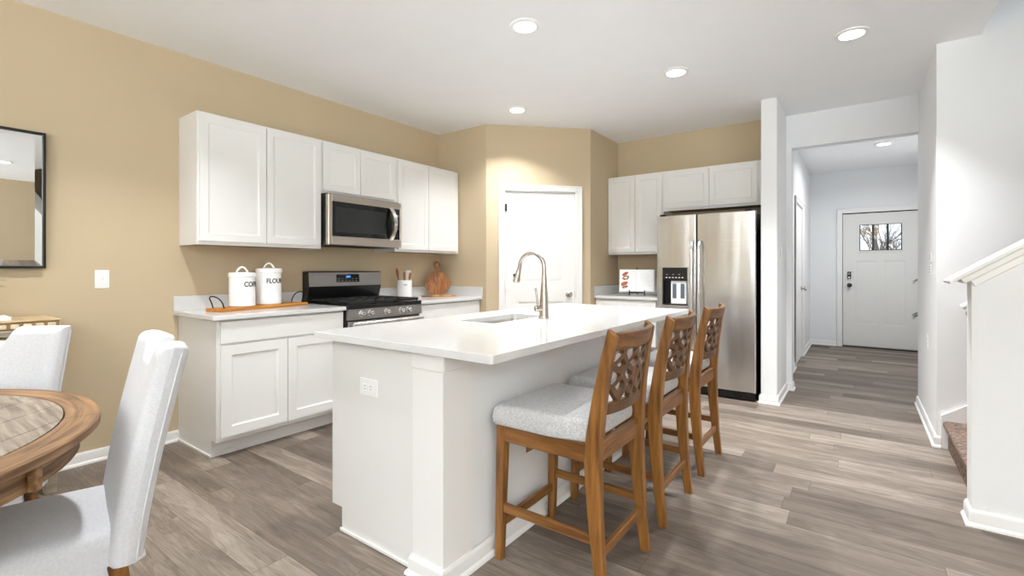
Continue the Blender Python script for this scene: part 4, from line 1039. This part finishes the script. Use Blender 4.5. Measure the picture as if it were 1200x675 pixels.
# ------------------------------------------------------------------ upholstered dining chairs (local: sitter looks to -Y, origin under the back)
def make_chair(label, loc, rz):
    t = thing('dining_chair', label, 'dining chair', loc, rz, 'linen chairs around the dining table')
    zb, zs = .345, .442
    def top(u):                                             # outline of the top: raised corners and a scoop in the middle
        a = abs(u)
        s = min(1, max(0, (a-.27)/.14)); s = s*s*(3-2*s)
        return .913+.057*s
    def rake(z): return -.014+.130*(max(0, z-zb)/.62)**1.25         # centre line of the back in y
    us = [-1, -.985, -.96, -.92, -.86]+[-.8+1.6*k/48 for k in range(49)]+[.86, .92, .96, .985, 1]
    vs = [0, .01, .03, .06]+[.06+.86*k/22 for k in range(1, 22)]+[.92, .95, .97, .985, .994, 1]
    b = nb()
    def P(u, v, f):
        tp = top(u); z = zb+(tp-zb)*v; hw = .262+.024*v; x = u*hw
        e = min((1-abs(u))*hw, (tp-z)*1.6, (z-zb)+.015)
        rd = .034; th = .042*math.sqrt(max(0, 1-(1-min(1, e/rd))**2))+.004*f
        puff = .010*(1-u*u)*math.sin(PI*v) if f > 0 else 0
        curve = -.020*u*u*v
        return Vector((x, rake(z)+curve-(f*th)-(puff if f > 0 else 0), z))
    g1_ = [[b.verts.new(P(u, v, 1)) for v in vs] for u in us]; g2_ = [[b.verts.new(P(u, v, -1)) for v in vs] for u in us]
    for i in range(len(us)-1):
        for j in range(len(vs)-1):
            b.faces.new((g1_[i][j], g1_[i+1][j], g1_[i+1][j+1], g1_[i][j+1])); b.faces.new((g2_[i][j+1], g2_[i+1][j+1], g2_[i+1][j], g2_[i][j]))
    nu, nv = len(us)-1, len(vs)-1
    for g_ in (0,):
        r1_ = [g1_[i][0] for i in range(nu)]+[g1_[nu][j] for j in range(nv)]+[g1_[i][nv] for i in range(nu, 0, -1)]+[g1_[0][j] for j in range(nv, 0, -1)]
        r2_ = [g2_[i][0] for i in range(nu)]+[g2_[nu][j] for j in range(nv)]+[g2_[i][nv] for i in range(nu, 0, -1)]+[g2_[0][j] for j in range(nv, 0, -1)]
        for i in range(len(r1_)):
            j = (i+1) % len(r1_); b.faces.new((r1_[i], r1_[j], r2_[j], r2_[i]))
    bmesh.ops.recalc_face_normals(b, faces=b.faces)
    bk = obj('backrest', b, M_LINEN, t, world=False, smooth=70)
    b = nb()
    for s in (-1, 1):
        pts = [P(s*.985, v, -1)+Vector((s*.002, .003, 0)) for v in vs[1:-2:2]]
        tube(b, pts, .003, 8)
    pts = [P(u, .012, -1)+Vector((0, .003, -.002)) for u in us[1:-1:2]]; tube(b, pts, .004, 8)
    obj('piping', b, M_LINEN, bk, world=False)
    # seat: deep rounded cushion with straight skirt
    b = nb(); n = [0, .01, .03, .06, .10]+[.10+.8*k/12 for k in range(1, 12)]+[.90, .94, .97, .99, 1]
    y0_, y1_ = -.450, -.040
    def Q(u, v, z_):
        hw = .236-.012*v; x = (u*2-1)*hw; y = y0_+(y1_-y0_)*v
        e = min(u, 1-u)*2*hw; e = min(e, v*(y1_-y0_)); rd = .045; f = math.sqrt(max(0, 1-(1-min(1, e/rd))**2))
        return Vector((x, y, zs-.045+.045*f+.016*math.sin(PI*u)*math.sin(PI*min(1, v))))
    gt = [[b.verts.new(Q(u, v, 0)) for v in n] for u in n]; m_ = len(n)-1
    for i in range(m_):
        for j in range(m_): b.faces.new((gt[i][j], gt[i+1][j], gt[i+1][j+1], gt[i][j+1]))
    ring = [gt[i][0] for i in range(m_)]+[gt[m_][j] for j in range(m_)]+[gt[i][m_] for i in range(m_, 0, -1)]+[gt[0][j] for j in range(m_, 0, -1)]
    lo_ = [b.verts.new((v.co.x, v.co.y, .310)) for v in ring]
    for i in range(len(ring)): j = (i+1) % len(ring); b.faces.new((ring[j], ring[i], lo_[i], lo_[j]))
    b.faces.new(lo_); bmesh.ops.recalc_face_normals(b, faces=b.faces)
    obj('seat', b, M_LINEN, t, world=False, smooth=60)
    for s in (-1, 1):
        b = nb(); bar(b, (s*.195, -.420, 0), (s*.200, -.420, .3095), .030, .030, (0, 1, 0), .048, .048); obj('front_leg', b, M_STOOLW, t, world=False)
        b = nb(); bar(b, (s*.215, .015, 0), (s*.222, -.038, .346), .030, .030, (0, 1, 0), .046, .046); obj('rear_leg', b, M_STOOLW, t, world=False)
    return t
ch = make_chair('pale linen dining chair in the foreground, pulled close to the table', (1.903, .524, 0), R(-11))
dup(ch, (1.078, .238, 0), 'pale linen dining chair behind the table, in front of the console', R(50))

# ------------------------------------------------------------------ left wall: mirror, console and what stands on it
mi = thing('wall_mirror', 'black framed mirror on the tan wall at the left edge', 'mirror', (.0, .07, 1.21))
ma, mb_, mzb, mzt = -.50, .640, 1.210, 1.998
b = nb()
for y0_, y1_, z0_, z1_ in ((ma, ma+.012, mzb, mzt), (mb_-.012, mb_, mzb, mzt), (ma+.012, mb_-.012, mzb, mzb+.012), (ma+.012, mb_-.012, mzt-.012, mzt)): bx(b, .001, .042, y0_, y1_, z0_, z1_, .001)
bx(b, .001, .028, ma+.012, mb_-.012, mzb+.012, mzt-.012)
obj('frame', b, M_FRAME, mi)
b = nb(); e = .034
O_ = [(ma+.0125, mzb+.0125), (mb_-.0125, mzb+.0125), (mb_-.0125, mzt-.0125), (ma+.0125, mzt-.0125)]
I_ = [(ma+.0125+e, mzb+.0125+e), (mb_-.0125-e, mzb+.0125+e), (mb_-.0125-e, mzt-.0125-e), (ma+.0125+e, mzt-.0125-e)]
vo = [b.verts.new((.0315, y, z)) for y, z in O_]; vi_ = [b.verts.new((.0360, y, z)) for y, z in I_]; vb = [b.verts.new((.0285, y, z)) for y, z in O_]
for k in range(4):
    j = (k+1) % 4; b.faces.new((vo[k], vo[j], vi_[j], vi_[k])); b.faces.new((vb[j], vb[k], vo[k], vo[j]))
b.faces.new(vi_); b.faces.new(vb[::-1]); bmesh.ops.recalc_face_normals(b, faces=b.faces)
obj('mirror_glass', b, M_MIRROR, mi, smooth=0)

cs_ = thing('console_table', 'weathered grey console table against the wall under the mirror', 'console table', (.19, .0, 0))
b = nb(); bx(b, .025, .375, -.62, .640, .858, .890, .003); obj('tabletop', b, M_CONSOLE, cs_)
for yy in (-.585, .605):
    for xx in (.06, .34): b = nb(); bx(b, xx-.025, xx+.025, yy-.025, yy+.025, .0005, .8575, .003); obj('leg', b, M_CONSOLE, cs_)
b = nb(); bx(b, .036, .364, -.555, .575, .560, .585, .002); obj('shelf', b, M_CONSOLE, cs_)
bk_ = thing('storage_basket', 'tan woven basket on the console shelf', 'basket', (.2, .46, .5855))
b = nb(); bx(b, .065, .355, .385, .570, .586, .845, .02, 3); obj('body', b, M_CARVED, bk_)
b = nb(); bx(b, .060, .360, .380, .574, .825, .852, .012, 3); obj('rim', b, M_CARVED, bk_)
tn = thing('carved_tray_box', 'low carved tan wooden box on top of the console', 'box', (.2, .3, .8905))
b = nb(); bx(b, .030, .362, .02, .640, .8905, .928, .003); obj('body', b, M_CARVDK, tn)
b = nb(); bx(b, .024, .366, .015, .645, .9285, .938, .003); obj('lid', b, M_CARVED, tn)
b = nb()
for k in range(13): bx(b, .3622, .368, .040+k*.046, .040+k*.046+.032, .897, .921, .004, 1)
for k in range(6): bx(b, .05+k*.052, .05+k*.052+.036, .6402, .646, .897, .921, .004, 1)
obj('carving', b, M_CARVLT, tn)
pb = thing('white_book', 'white book lying on the carved box under the green sprig', 'book', (.2, .36, .9385))
b = nb(); bx(b, .10, .30, .25, .468, .9385, .9405, .0005); bx(b, .10, .30, .25, .468, .9525, .9545, .0005); bx(b, .10, .104, .25, .468, .9405, .9525); obj('cover', b, M_PAPER, pb)
b = nb(); bx(b, .1045, .297, .254, .464, .9407, .9523); obj('pages', b, M_PAPER, pb)
vp = thing('potted_sprig', 'small green sprig in a stoneware pot on the white book', 'plant', (.2, .318, .955))
b = nb(); lathe(b, [(0, .0003), (.045, .0003), (.060, .05), (.055, .10), (.046, .105), (.046, .095), (0, .092)], 28); obj('pot', b, M_POT, vp, world=False)
b = nb(); rnd = random.Random(3); stems = nb()
def leaf(bm, p, d, L_, wd, droop=.2):
    d = Vector(d).normalized(); s = d.cross(Vector((0, 0, 1)))
    s = s.normalized() if s.length > 1e-3 else Vector((1, 0, 0)); up_ = s.cross(d)
    rows = []
    for k in range(6):
        t_ = k/5; w_ = wd*math.sin(PI*min(1, t_*.93+.04))**.8; c_ = Vector(p)+d*L_*t_-Vector((0, 0, 1))*droop*L_*t_*t_
        rows.append([bm.verts.new(c_-s*w_+up_*w_*.25), bm.verts.new(c_), bm.verts.new(c_+s*w_+up_*w_*.25)])
    for a, c_ in zip(rows, rows[1:]):
        for i in range(2): bm.faces.new((a[i], a[i+1], c_[i+1], c_[i]))
for k in range(9):
    a = 2*PI*k/9; hgt = rnd.uniform(.13, .25); d_ = Vector((math.cos(a)*.10, math.sin(a)*.10, hgt))
    tube(stems, [Vector((0, 0, .09)), Vector((0, 0, .09))+d_*.5+Vector((0, 0, .02)), Vector((0, 0, .09))+d_], .0018, 6)
    for j in range(3):
        leaf(b, Vector((0, 0, .09))+d_*(.5+.25*j), (math.cos(a+j*1.3-.8), math.sin(a+j*1.3-.8), .35), .055, .013)
for dz in (0, .025):
    tube(stems, [(0, 0, .09), (0, .05, .15), (0, .085, .185-dz)], .0018, 6); leaf(b, Vector((0, .083, .185-dz)), (.1, 1, .30-dz*8), .062, .014)
obj('leaves', b, M_LEAFB, vp, world=False); obj('stems', stems, M_LEAFB, vp, world=False)

# ------------------------------------------------------------------ left counter: tray and canisters
TA = Vector((.405, 1.440, 0)); TB = Vector((.228, 2.160, 0))
dl_ = (TB-TA).normalized(); nn = Vector((-dl_.y, dl_.x, 0)); tl = (TB-TA).length; tc_ = (TA+TB)/2+nn*.085
tr_ = thing('serving_tray', 'long orange wooden tray with black wire handles under the canisters', 'tray', (tc_.x, tc_.y, .9145), math.atan2(dl_.y, dl_.x))
b = nb(); bx(b, -tl/2, tl/2, -.085, .085, 0, .022, .005, 2); obj('board', b, wood('orange tray board', rgb(202, 136, 50), rgb(170, 104, 32), 'x', 1, .4), tr_, world=False)
for s in (-1, 1):
    b = nb(); pts = [(s*(tl/2-.035)+s*.045*math.sin(PI*k/14)*1.0, -.055+.11*(k/14)-.018*math.sin(2*PI*k/14), .020+.085*math.sin(PI*k/14)**.6) for k in range(15)]
    tube(b, pts, .0042, 8); obj('handle', b, M_WIRE, tr_, world=False)
def canister(label, loc, r, h, word, start):
    t = thing('canister', label, 'canister', loc, 0, 'white canisters on the wooden tray')
    b = nb(); lathe(b, [(0, 0), (r-.006, 0), (r-.002, .003), (r, .008), (r, .014), (r-.002, .018), (r-.002, h-.04), (r-.001, h-.038), (r-.001, h-.034), (0, h-.034)], 56); obj('body', b, M_CERAM, t, world=False)
    b = nb(); lathe(b, [(0, h-.0335), (r+.001, h-.0335), (r+.003, h-.030), (r+.003, h-.008), (r, h-.003), (r-.012, h), (0, h+.003)], 56); ld = obj('lid', b, M_CERAM, t, world=False)
    b = nb(); va = R(62)
    pts = [(-.036+.072*k/14, 0, h-.001+.040*math.sin(PI*k/14)**.75) for k in range(15)]
    secs = []
    for i, p in enumerate(pts):
        d_ = (Vector(pts[min(i+1, 14)])-Vector(pts[max(i-1, 0)])).normalized(); n_ = Vector((-d_.z, 0, d_.x))
        secs.append([Vector(p)+n_*a*.005+Vector((0, c_*.010, 0)) for a, c_ in ((-1, -1), (1, -1), (1, 1), (-1, 1))])
    loft(b, secs); obj('handle', tr(b, Matrix.Rotation(va, 4, 'Z')), M_CERAM, ld, world=False)
    b = textbm(word, .050, .0005, .0012, 'LEFT')
    bmesh.ops.triangulate(b, faces=b.faces); bmesh.ops.subdivide_edges(b, edges=[e for e in b.edges if e.calc_length() > .012], cuts=2)
    for v in b.verts:
        a = start+v.co.x*.84/r; q = r-.0018+.0006+v.co.z; v.co = Vector((q*math.cos(a), q*math.sin(a), h*.645+v.co.y))
    obj('lettering', b, M_INK, t, world=False, smooth=0, label='black lettering '+word)
    return t
canister('shorter white canister lettered COFFEE', (.262, 1.632, .937), .087, .245, 'COFFEE', R(-17))
canister('taller white canister lettered FLOUR, nearer the range', (.200, 1.856, .937), .090, .275, 'FLOUR', R(-38))

# ------------------------------------------------------------------ right counter: crock, boards
cr = thing('utensil_crock', 'white crock of wooden utensils right of the range', 'crock', (.14, 3.262, .9145))
b = nb(); lathe(b, [(0, 0), (.068, 0), (.073, .005), (.073, .172), (.070, .178), (.066, .176), (.066, .012), (0, .010)], 48); obj('pot', b, M_CERAM, cr, world=False)
b = nb(); bx(b, -.018, .018, -.003, .003, 0, .010, .002, 1, Matrix.Rotation(R(55), 4, 'Z') @ Matrix.Translation((0, -.0735, .128))); obj('label_plate', b, M_SLOT, cr, world=False)
ut = [('wooden_spoon', 'wooden spoon leaning left in the white crock', -.030, -.042, .30, .016), ('wooden_spatula', 'wooden spatula standing in the middle of the crock', .0, -.002, .262, .015), ('wooden_spoon', 'shorter wooden spoon at the right of the crock', .022, .032, .255, .015)]
for nm, lb, ox, oy, hh, rw in [(a_, b_, c_, d_, e_, f_*1.25) for a_, b_, c_, d_, e_, f_ in ut]:
    top_ = Vector((.14+ox*1.4, 3.262+oy*1.6, .9145+hh)); bot = Vector((.14+ox*.55, 3.262+oy*.8, .9275)); d_ = (top_-bot).normalized()
    b = nb(); n_ = 9; secs = []; s_ = d_.cross(Vector((1, 0, 0))).normalized(); u_ = s_.cross(d_)
    for k in range(n_):
        t_ = k/(n_-1); wv = .006 if t_ < .66 else .006+(rw-.006)*math.sin(PI*min(1, (t_-.66)/.36)); tv = .005 if t_ < .66 else .004
        secs.append([bot+(top_-bot)*t_+s_*math.cos(2*PI*i/10)*wv+u_*math.sin(2*PI*i/10)*tv for i in range(10)])
    loft(b, secs); tag(obj(nm, b, M_ACACIA), lb, 'utensil', 'wooden utensils in the crock')
rb = thing('round_cutting_board', 'round acacia cutting board with ring handle leaning on the wall', 'cutting board', (.155, 3.715, .9145), R(-38))
LM = Matrix.Rotation(R(-9), 4, 'Y')
b = nb(); rr_ = .133
out = [(rr_*math.sin(a), rr_-rr_*math.cos(a)) for a in [2*PI*k/64 for k in range(65)] if abs(a-PI) > .17]
# outline: circle, neck, then ring handle built as its own part
poly = [(y, z) for y, z in out]
prism(b, poly, lambda y, z: (0, y, z), lambda y, z: (.018, y, z))
obj('board', tr(b, LM), M_ACACIA, rb, world=False)
b = nb(); bx(b, .001, .017, -.022, .022, 2*rr_-.005, 2*rr_+.045, .003)
ring_pts = [(.009, .030*math.sin(2*PI*k/24), 2*rr_+.072+.034*math.cos(2*PI*k/24)) for k in range(24)]
tube(b, ring_pts, .0095, 10, True)
obj('ring_handle', tr(b, LM), M_ACACIA, rb, world=False)
pdl = thing('paddle_board', 'small flat wooden paddle board lying in front of the round board', 'cutting board', (.285, 3.625, .9145), R(68))
b = nb(); bx(b, -.11, .16, -.065, .065, .0005, .017, .005, 2); obj('board', b, M_LIGHTW, pdl, world=False)
b = nb(); bx(b, -.205, -.110, -.018, .018, .002, .016, .005, 2); obj('handle', b, M_ACACIA, pdl, world=False)

# ------------------------------------------------------------------ back counter: cookbook on a stand
CB = (1.895, 5.05); crz = R(20)
ck = thing('book_easel', 'black metal easel holding the open cookbook', 'easel', (CB[0], CB[1], .9175), crz)
b = nb()
for s in (-1, 1):
    tube(b, [(s*.080, -.086, .003), (s*.080, -.086, .060)], .0055, 8); tube(b, [(s*.080, -.075, .028), (s*.080, -.030, .028), (s*.080, .0, .003)], .005, 8); tube(b, [(s*.080, -.075, .004), (s*.080, .04, .004)], .005, 8)
tube(b, [(-.080, -.072, .036), (.080, -.072, .036)], .0045, 8); tube(b, [(-.080, -.030, .028), (.080, -.030, .028)], .005, 8)
obj('ledge', b, M_WIRE, ck, world=False)
b = nb(); tube(b, [(0, -.012, .02), (0, .066, .285), (0, .070, .300)], [.007, .007, .009], 8); tube(b, [(0, .052, .24), (0, .15, .003)], .005, 8); tube(b, [(-.08, -.004, .028), (0, .052, .24), (.08, -.004, .028)], .0045, 8)
obj('back_prop', b, M_WIRE, ck, world=False)
bo = thing('open_cookbook', 'open white cookbook with food pictures on the left page', 'book', (CB[0], CB[1], .9180), crz)
LB = Matrix.Translation((0, -.052, .040)) @ Matrix.Rotation(R(-16), 4, 'X')
def page(s, name, m, x0, x1, z0, z1, off, th):
    bm = nb(); secs = []
    for k in range(13):
        x = x0+(x1-x0)*k/12; y = -.018*math.sin(min(1, x/.16)*PI*.80)**.7 if x > 0 else 0
        secs.append([Vector((s*x, y-off, z0)), Vector((s*x, y-off+th, z0)), Vector((s*x, y-off+th, z1+.006*math.sin(PI*x/.2))), Vector((s*x, y-off, z1+.006*math.sin(PI*x/.2)))])
    loft(bm, secs); return tr(bm, LB)
b = nb(); bx(b, -.188, .188, .0005, .004, -.004, .252, .001); obj('cover', tr(b, LB), M_PAPER, bo, world=False)
for s in (-1, 1): obj('page_block', page(s, 'p', M_PAPER, 0.0, .180, 0, .240, .004, .004), M_PAPER, bo, world=False)
def blob(cx_, cz_, rx, rz_, tilt):
    bm = nb(); rr_ = random.Random(int(cx_*1000)); pts = []
    for k in range(18):
        a = 2*PI*k/18; q = 1+rr_.uniform(-.16, .16); x, z = rx*q*math.cos(a), rz_*q*math.sin(a)
        pts.append((cx_+x*math.cos(tilt)-z*math.sin(tilt), cz_+x*math.sin(tilt)+z*math.cos(tilt)))
    yy = lambda x: -.018*math.sin(min(1, x/.16)*PI*.80)**.7-.0042
    prism(bm, pts, lambda x, z: (-x, yy(x), z), lambda x, z: (-x, yy(x)-.0008, z)); return tr(bm, LB)
for cx_, cz_, rx, rz_, tl_, m_ in ((.128, .195, .036, .020, -.5, M_FOODA), (.122, .150, .040, .022, -.3, M_FOODB), (.134, .085, .042, .022, -.5, M_FOODA), (.128, .048, .034, .016, -.2, M_FOODB)):
    obj('food_picture', blob(cx_, cz_, rx, rz_, tl_), m_, bo, world=False)
b = nb()
for k in range(9): merge(b, page(1, 't', M_SLOT, .03, .155-(k % 3)*.012, .055+k*.017, .056+k*.017, .0050, .0008))
obj('printed_lines', b, mat('faint print', rgb(230, 230, 230), .8, noise=.02), bo, world=False)

# ------------------------------------------------------------------ stairs
sr = thing('carpeted_stairs', 'brown carpeted stairs climbing behind the half wall', 'stairs', (6.0, 3.75, 0))
b = nb(); tread, rise, xs0 = .268, .192, 4.352
for k in range(13):
    x0 = xs0+k*tread
    if x0 > XR-.05: break
    bx(b, x0, XR-.002, KY1+.002, SY-.022, (k*rise+.001), (k+1)*rise-.02)
    x1 = min(x0+tread+.03, XR-.002)
    bx(b, x0-.028, x1, KY1+.002, SY-.022, (k+1)*rise-.045, (k+1)*rise, .018, 4)
obj('carpet', b, M_CARPET, sr, smooth=50)
b = nb(); sl = rise/tread
prism(b, [(SX+.022, .001), (XR-.01, .001), (XR-.01, .205+(XR-SX)*sl), (SX+.060, .245), (SX+.022, .222)], lambda x, z: (x, SY-.020, z), lambda x, z: (x, SY-.001, z)); obj('skirt_board', b, M_TRIM, sr, smooth=0)
hr = thing('stair_handrail', 'white handrail on the wall behind the half wall cap', 'handrail', (5.5, 4.24, .9))
b = nb(); tube(b, [(4.415, SY-.055, .955), (4.51, SY-.055, 1.02)]+[(4.51+k*.3, SY-.055, 1.02+k*.3*sl) for k in range(1, 8)], .019, 12); obj('rail', b, M_TRIM, hr)
for xx in (4.46, 5.5, 6.4):
    zz = 1.02+(xx-4.51)*sl; b = nb(); tube(b, [(xx, SY-.055, zz-.018), (xx, SY-.050, zz-.055), (xx, SY-.012, zz-.07), (xx, SY-.001, zz-.07)], .007, 8); lathe(b, [(0, .0005), (.022, .0005), (.020, .006), (0, .008)], 16, mtx=Matrix.Translation((xx, SY, zz-.07)) @ Matrix.Rotation(PI/2, 4, 'X')); obj('bracket', b, M_NICKEL, hr)

# ------------------------------------------------------------------ plant in the hall
hp = thing('potted_hall_plant', 'dark leafy plant in the hallway behind the stair wall', 'plant', (4.535, 7.55, 0))
b = nb(); lathe(b, [(0, .0005), (.055, .0005), (.070, .18), (.074, .26), (.068, .265), (.063, .24), (0, .235)], 32); obj('pot', b, M_POT, hp, world=False)
b = nb(); tube(b, [(0, 0, .23), (.01, .01, .6), (-.005, 0, 1.0), (0, .01, 1.25)], [.014, .012, .009, .005], 10); lv = nb(); rnd = random.Random(5)
for k in range(26):
    z = .45+.85*k/26; a = k*2.4; r_ = rnd.uniform(.05, .09); p = Vector((0, 0, z)); q = p+Vector((math.cos(a)*r_, math.sin(a)*r_, .03)); tube(b, [p, q], .003, 6)
    if q.x > .03 or q.x < .0: continue
    for j in range(3): leaf(lv, q, (math.cos(a+(j-1)*.7), math.sin(a+(j-1)*.7), -.1), .075, .013, .35)
for z, dx in ((1.085, -.095), (.68, -.10), (.655, -.092)):
    q = Vector((dx+.022, -.02, z)); tube(b, [(0, 0, z+.03), q], .003, 6)
    for j in range(3): leaf(lv, q, (-.9, -.35+j*.3, -.1-j*.25), .078, .015, .4)
obj('trunk', b, M_BARK, hp, world=False); obj('leaves', lv, M_LEAF, hp, world=False)

# ------------------------------------------------------------------ outside the entry door
b = nb(); bx(b, -6, 16, EY+.3, EY+22, -.25, -.15); struct('ground_outside', b, M_GRASS)
rnd = random.Random(21)
def branch(bm, p, d, L_, r_, depth):
    q = p+d*L_; mid = p+d*L_*.5+Vector((rnd.uniform(-1, 1), rnd.uniform(-1, 1), rnd.uniform(-.3, .6)))*L_*.06
    tube(bm, [p, mid, q], [r_, r_*.85, r_*.65], 5)
    if depth == 0: return
    for k in range(3 if depth > 1 else 2):
        nd = (d+Vector((rnd.uniform(-1, 1), rnd.uniform(-1, 1), rnd.uniform(-.2, .8)))*.75).normalized()
        branch(bm, p+d*L_*rnd.uniform(.45, 1.0), nd, L_*rnd.uniform(.55, .8), r_*.62, depth-1)
for x_, y_, lb in ((4.15, 14.0, 'bare tree close behind the entry door glass'), (4.9, 24.0, 'bare tree farther off behind the entry door glass')):
    b = nb(); branch(b, Vector((x_, y_, -.15)), Vector((.03, 0, 1)), 1.5, .045, 6)
    tag(obj('bare_tree', b, M_BARK, origin=(x_, y_, -.15)), lb, 'tree', 'bare trees outside the entry door')

# ------------------------------------------------------------------ recessed ceiling lights
LBL = ['recessed ceiling light above the island, largest and nearest in view', 'recessed ceiling light at the right, before the stair wall', 'recessed ceiling light in the middle, above the far end of the island',
       'recessed ceiling light close to the pantry wall', 'recessed ceiling light inside the hallway', 'recessed ceiling light above the dining table', 'recessed ceiling light in the living room', 'recessed ceiling light in the far living room', 'recessed ceiling light near the right wall']
for k_, ((x_, y_), lb) in enumerate(zip(LAMPS, LBL)):
    t = thing('recessed_light', lb, 'ceiling light', (x_, y_, H-.012), 0, 'recessed ceiling lights')
    b = nb(); lathe(b, [(.070, .0), (.094, .004), (.096, .0115), (.070, .0115), (.070, 0)], 40); obj('trim_ring', b, M_PLASTIC, t, world=False)
    b = nb(); lathe(b, [(0, .003), (.0695, .003), (.0695, .008), (0, .008)], 40); obj('lens', b, M_LAMP, t, world=False)
    area('lamp_glow', (x_, y_, H-.02), (0, 0, 0), .13, .13, LAMP_POWER*LAMP_BOOST.get(k_, 1.0), (.965, .982, 1), 'DISK').data.spread = R(LAMP_SPREAD.get(k_, 108))
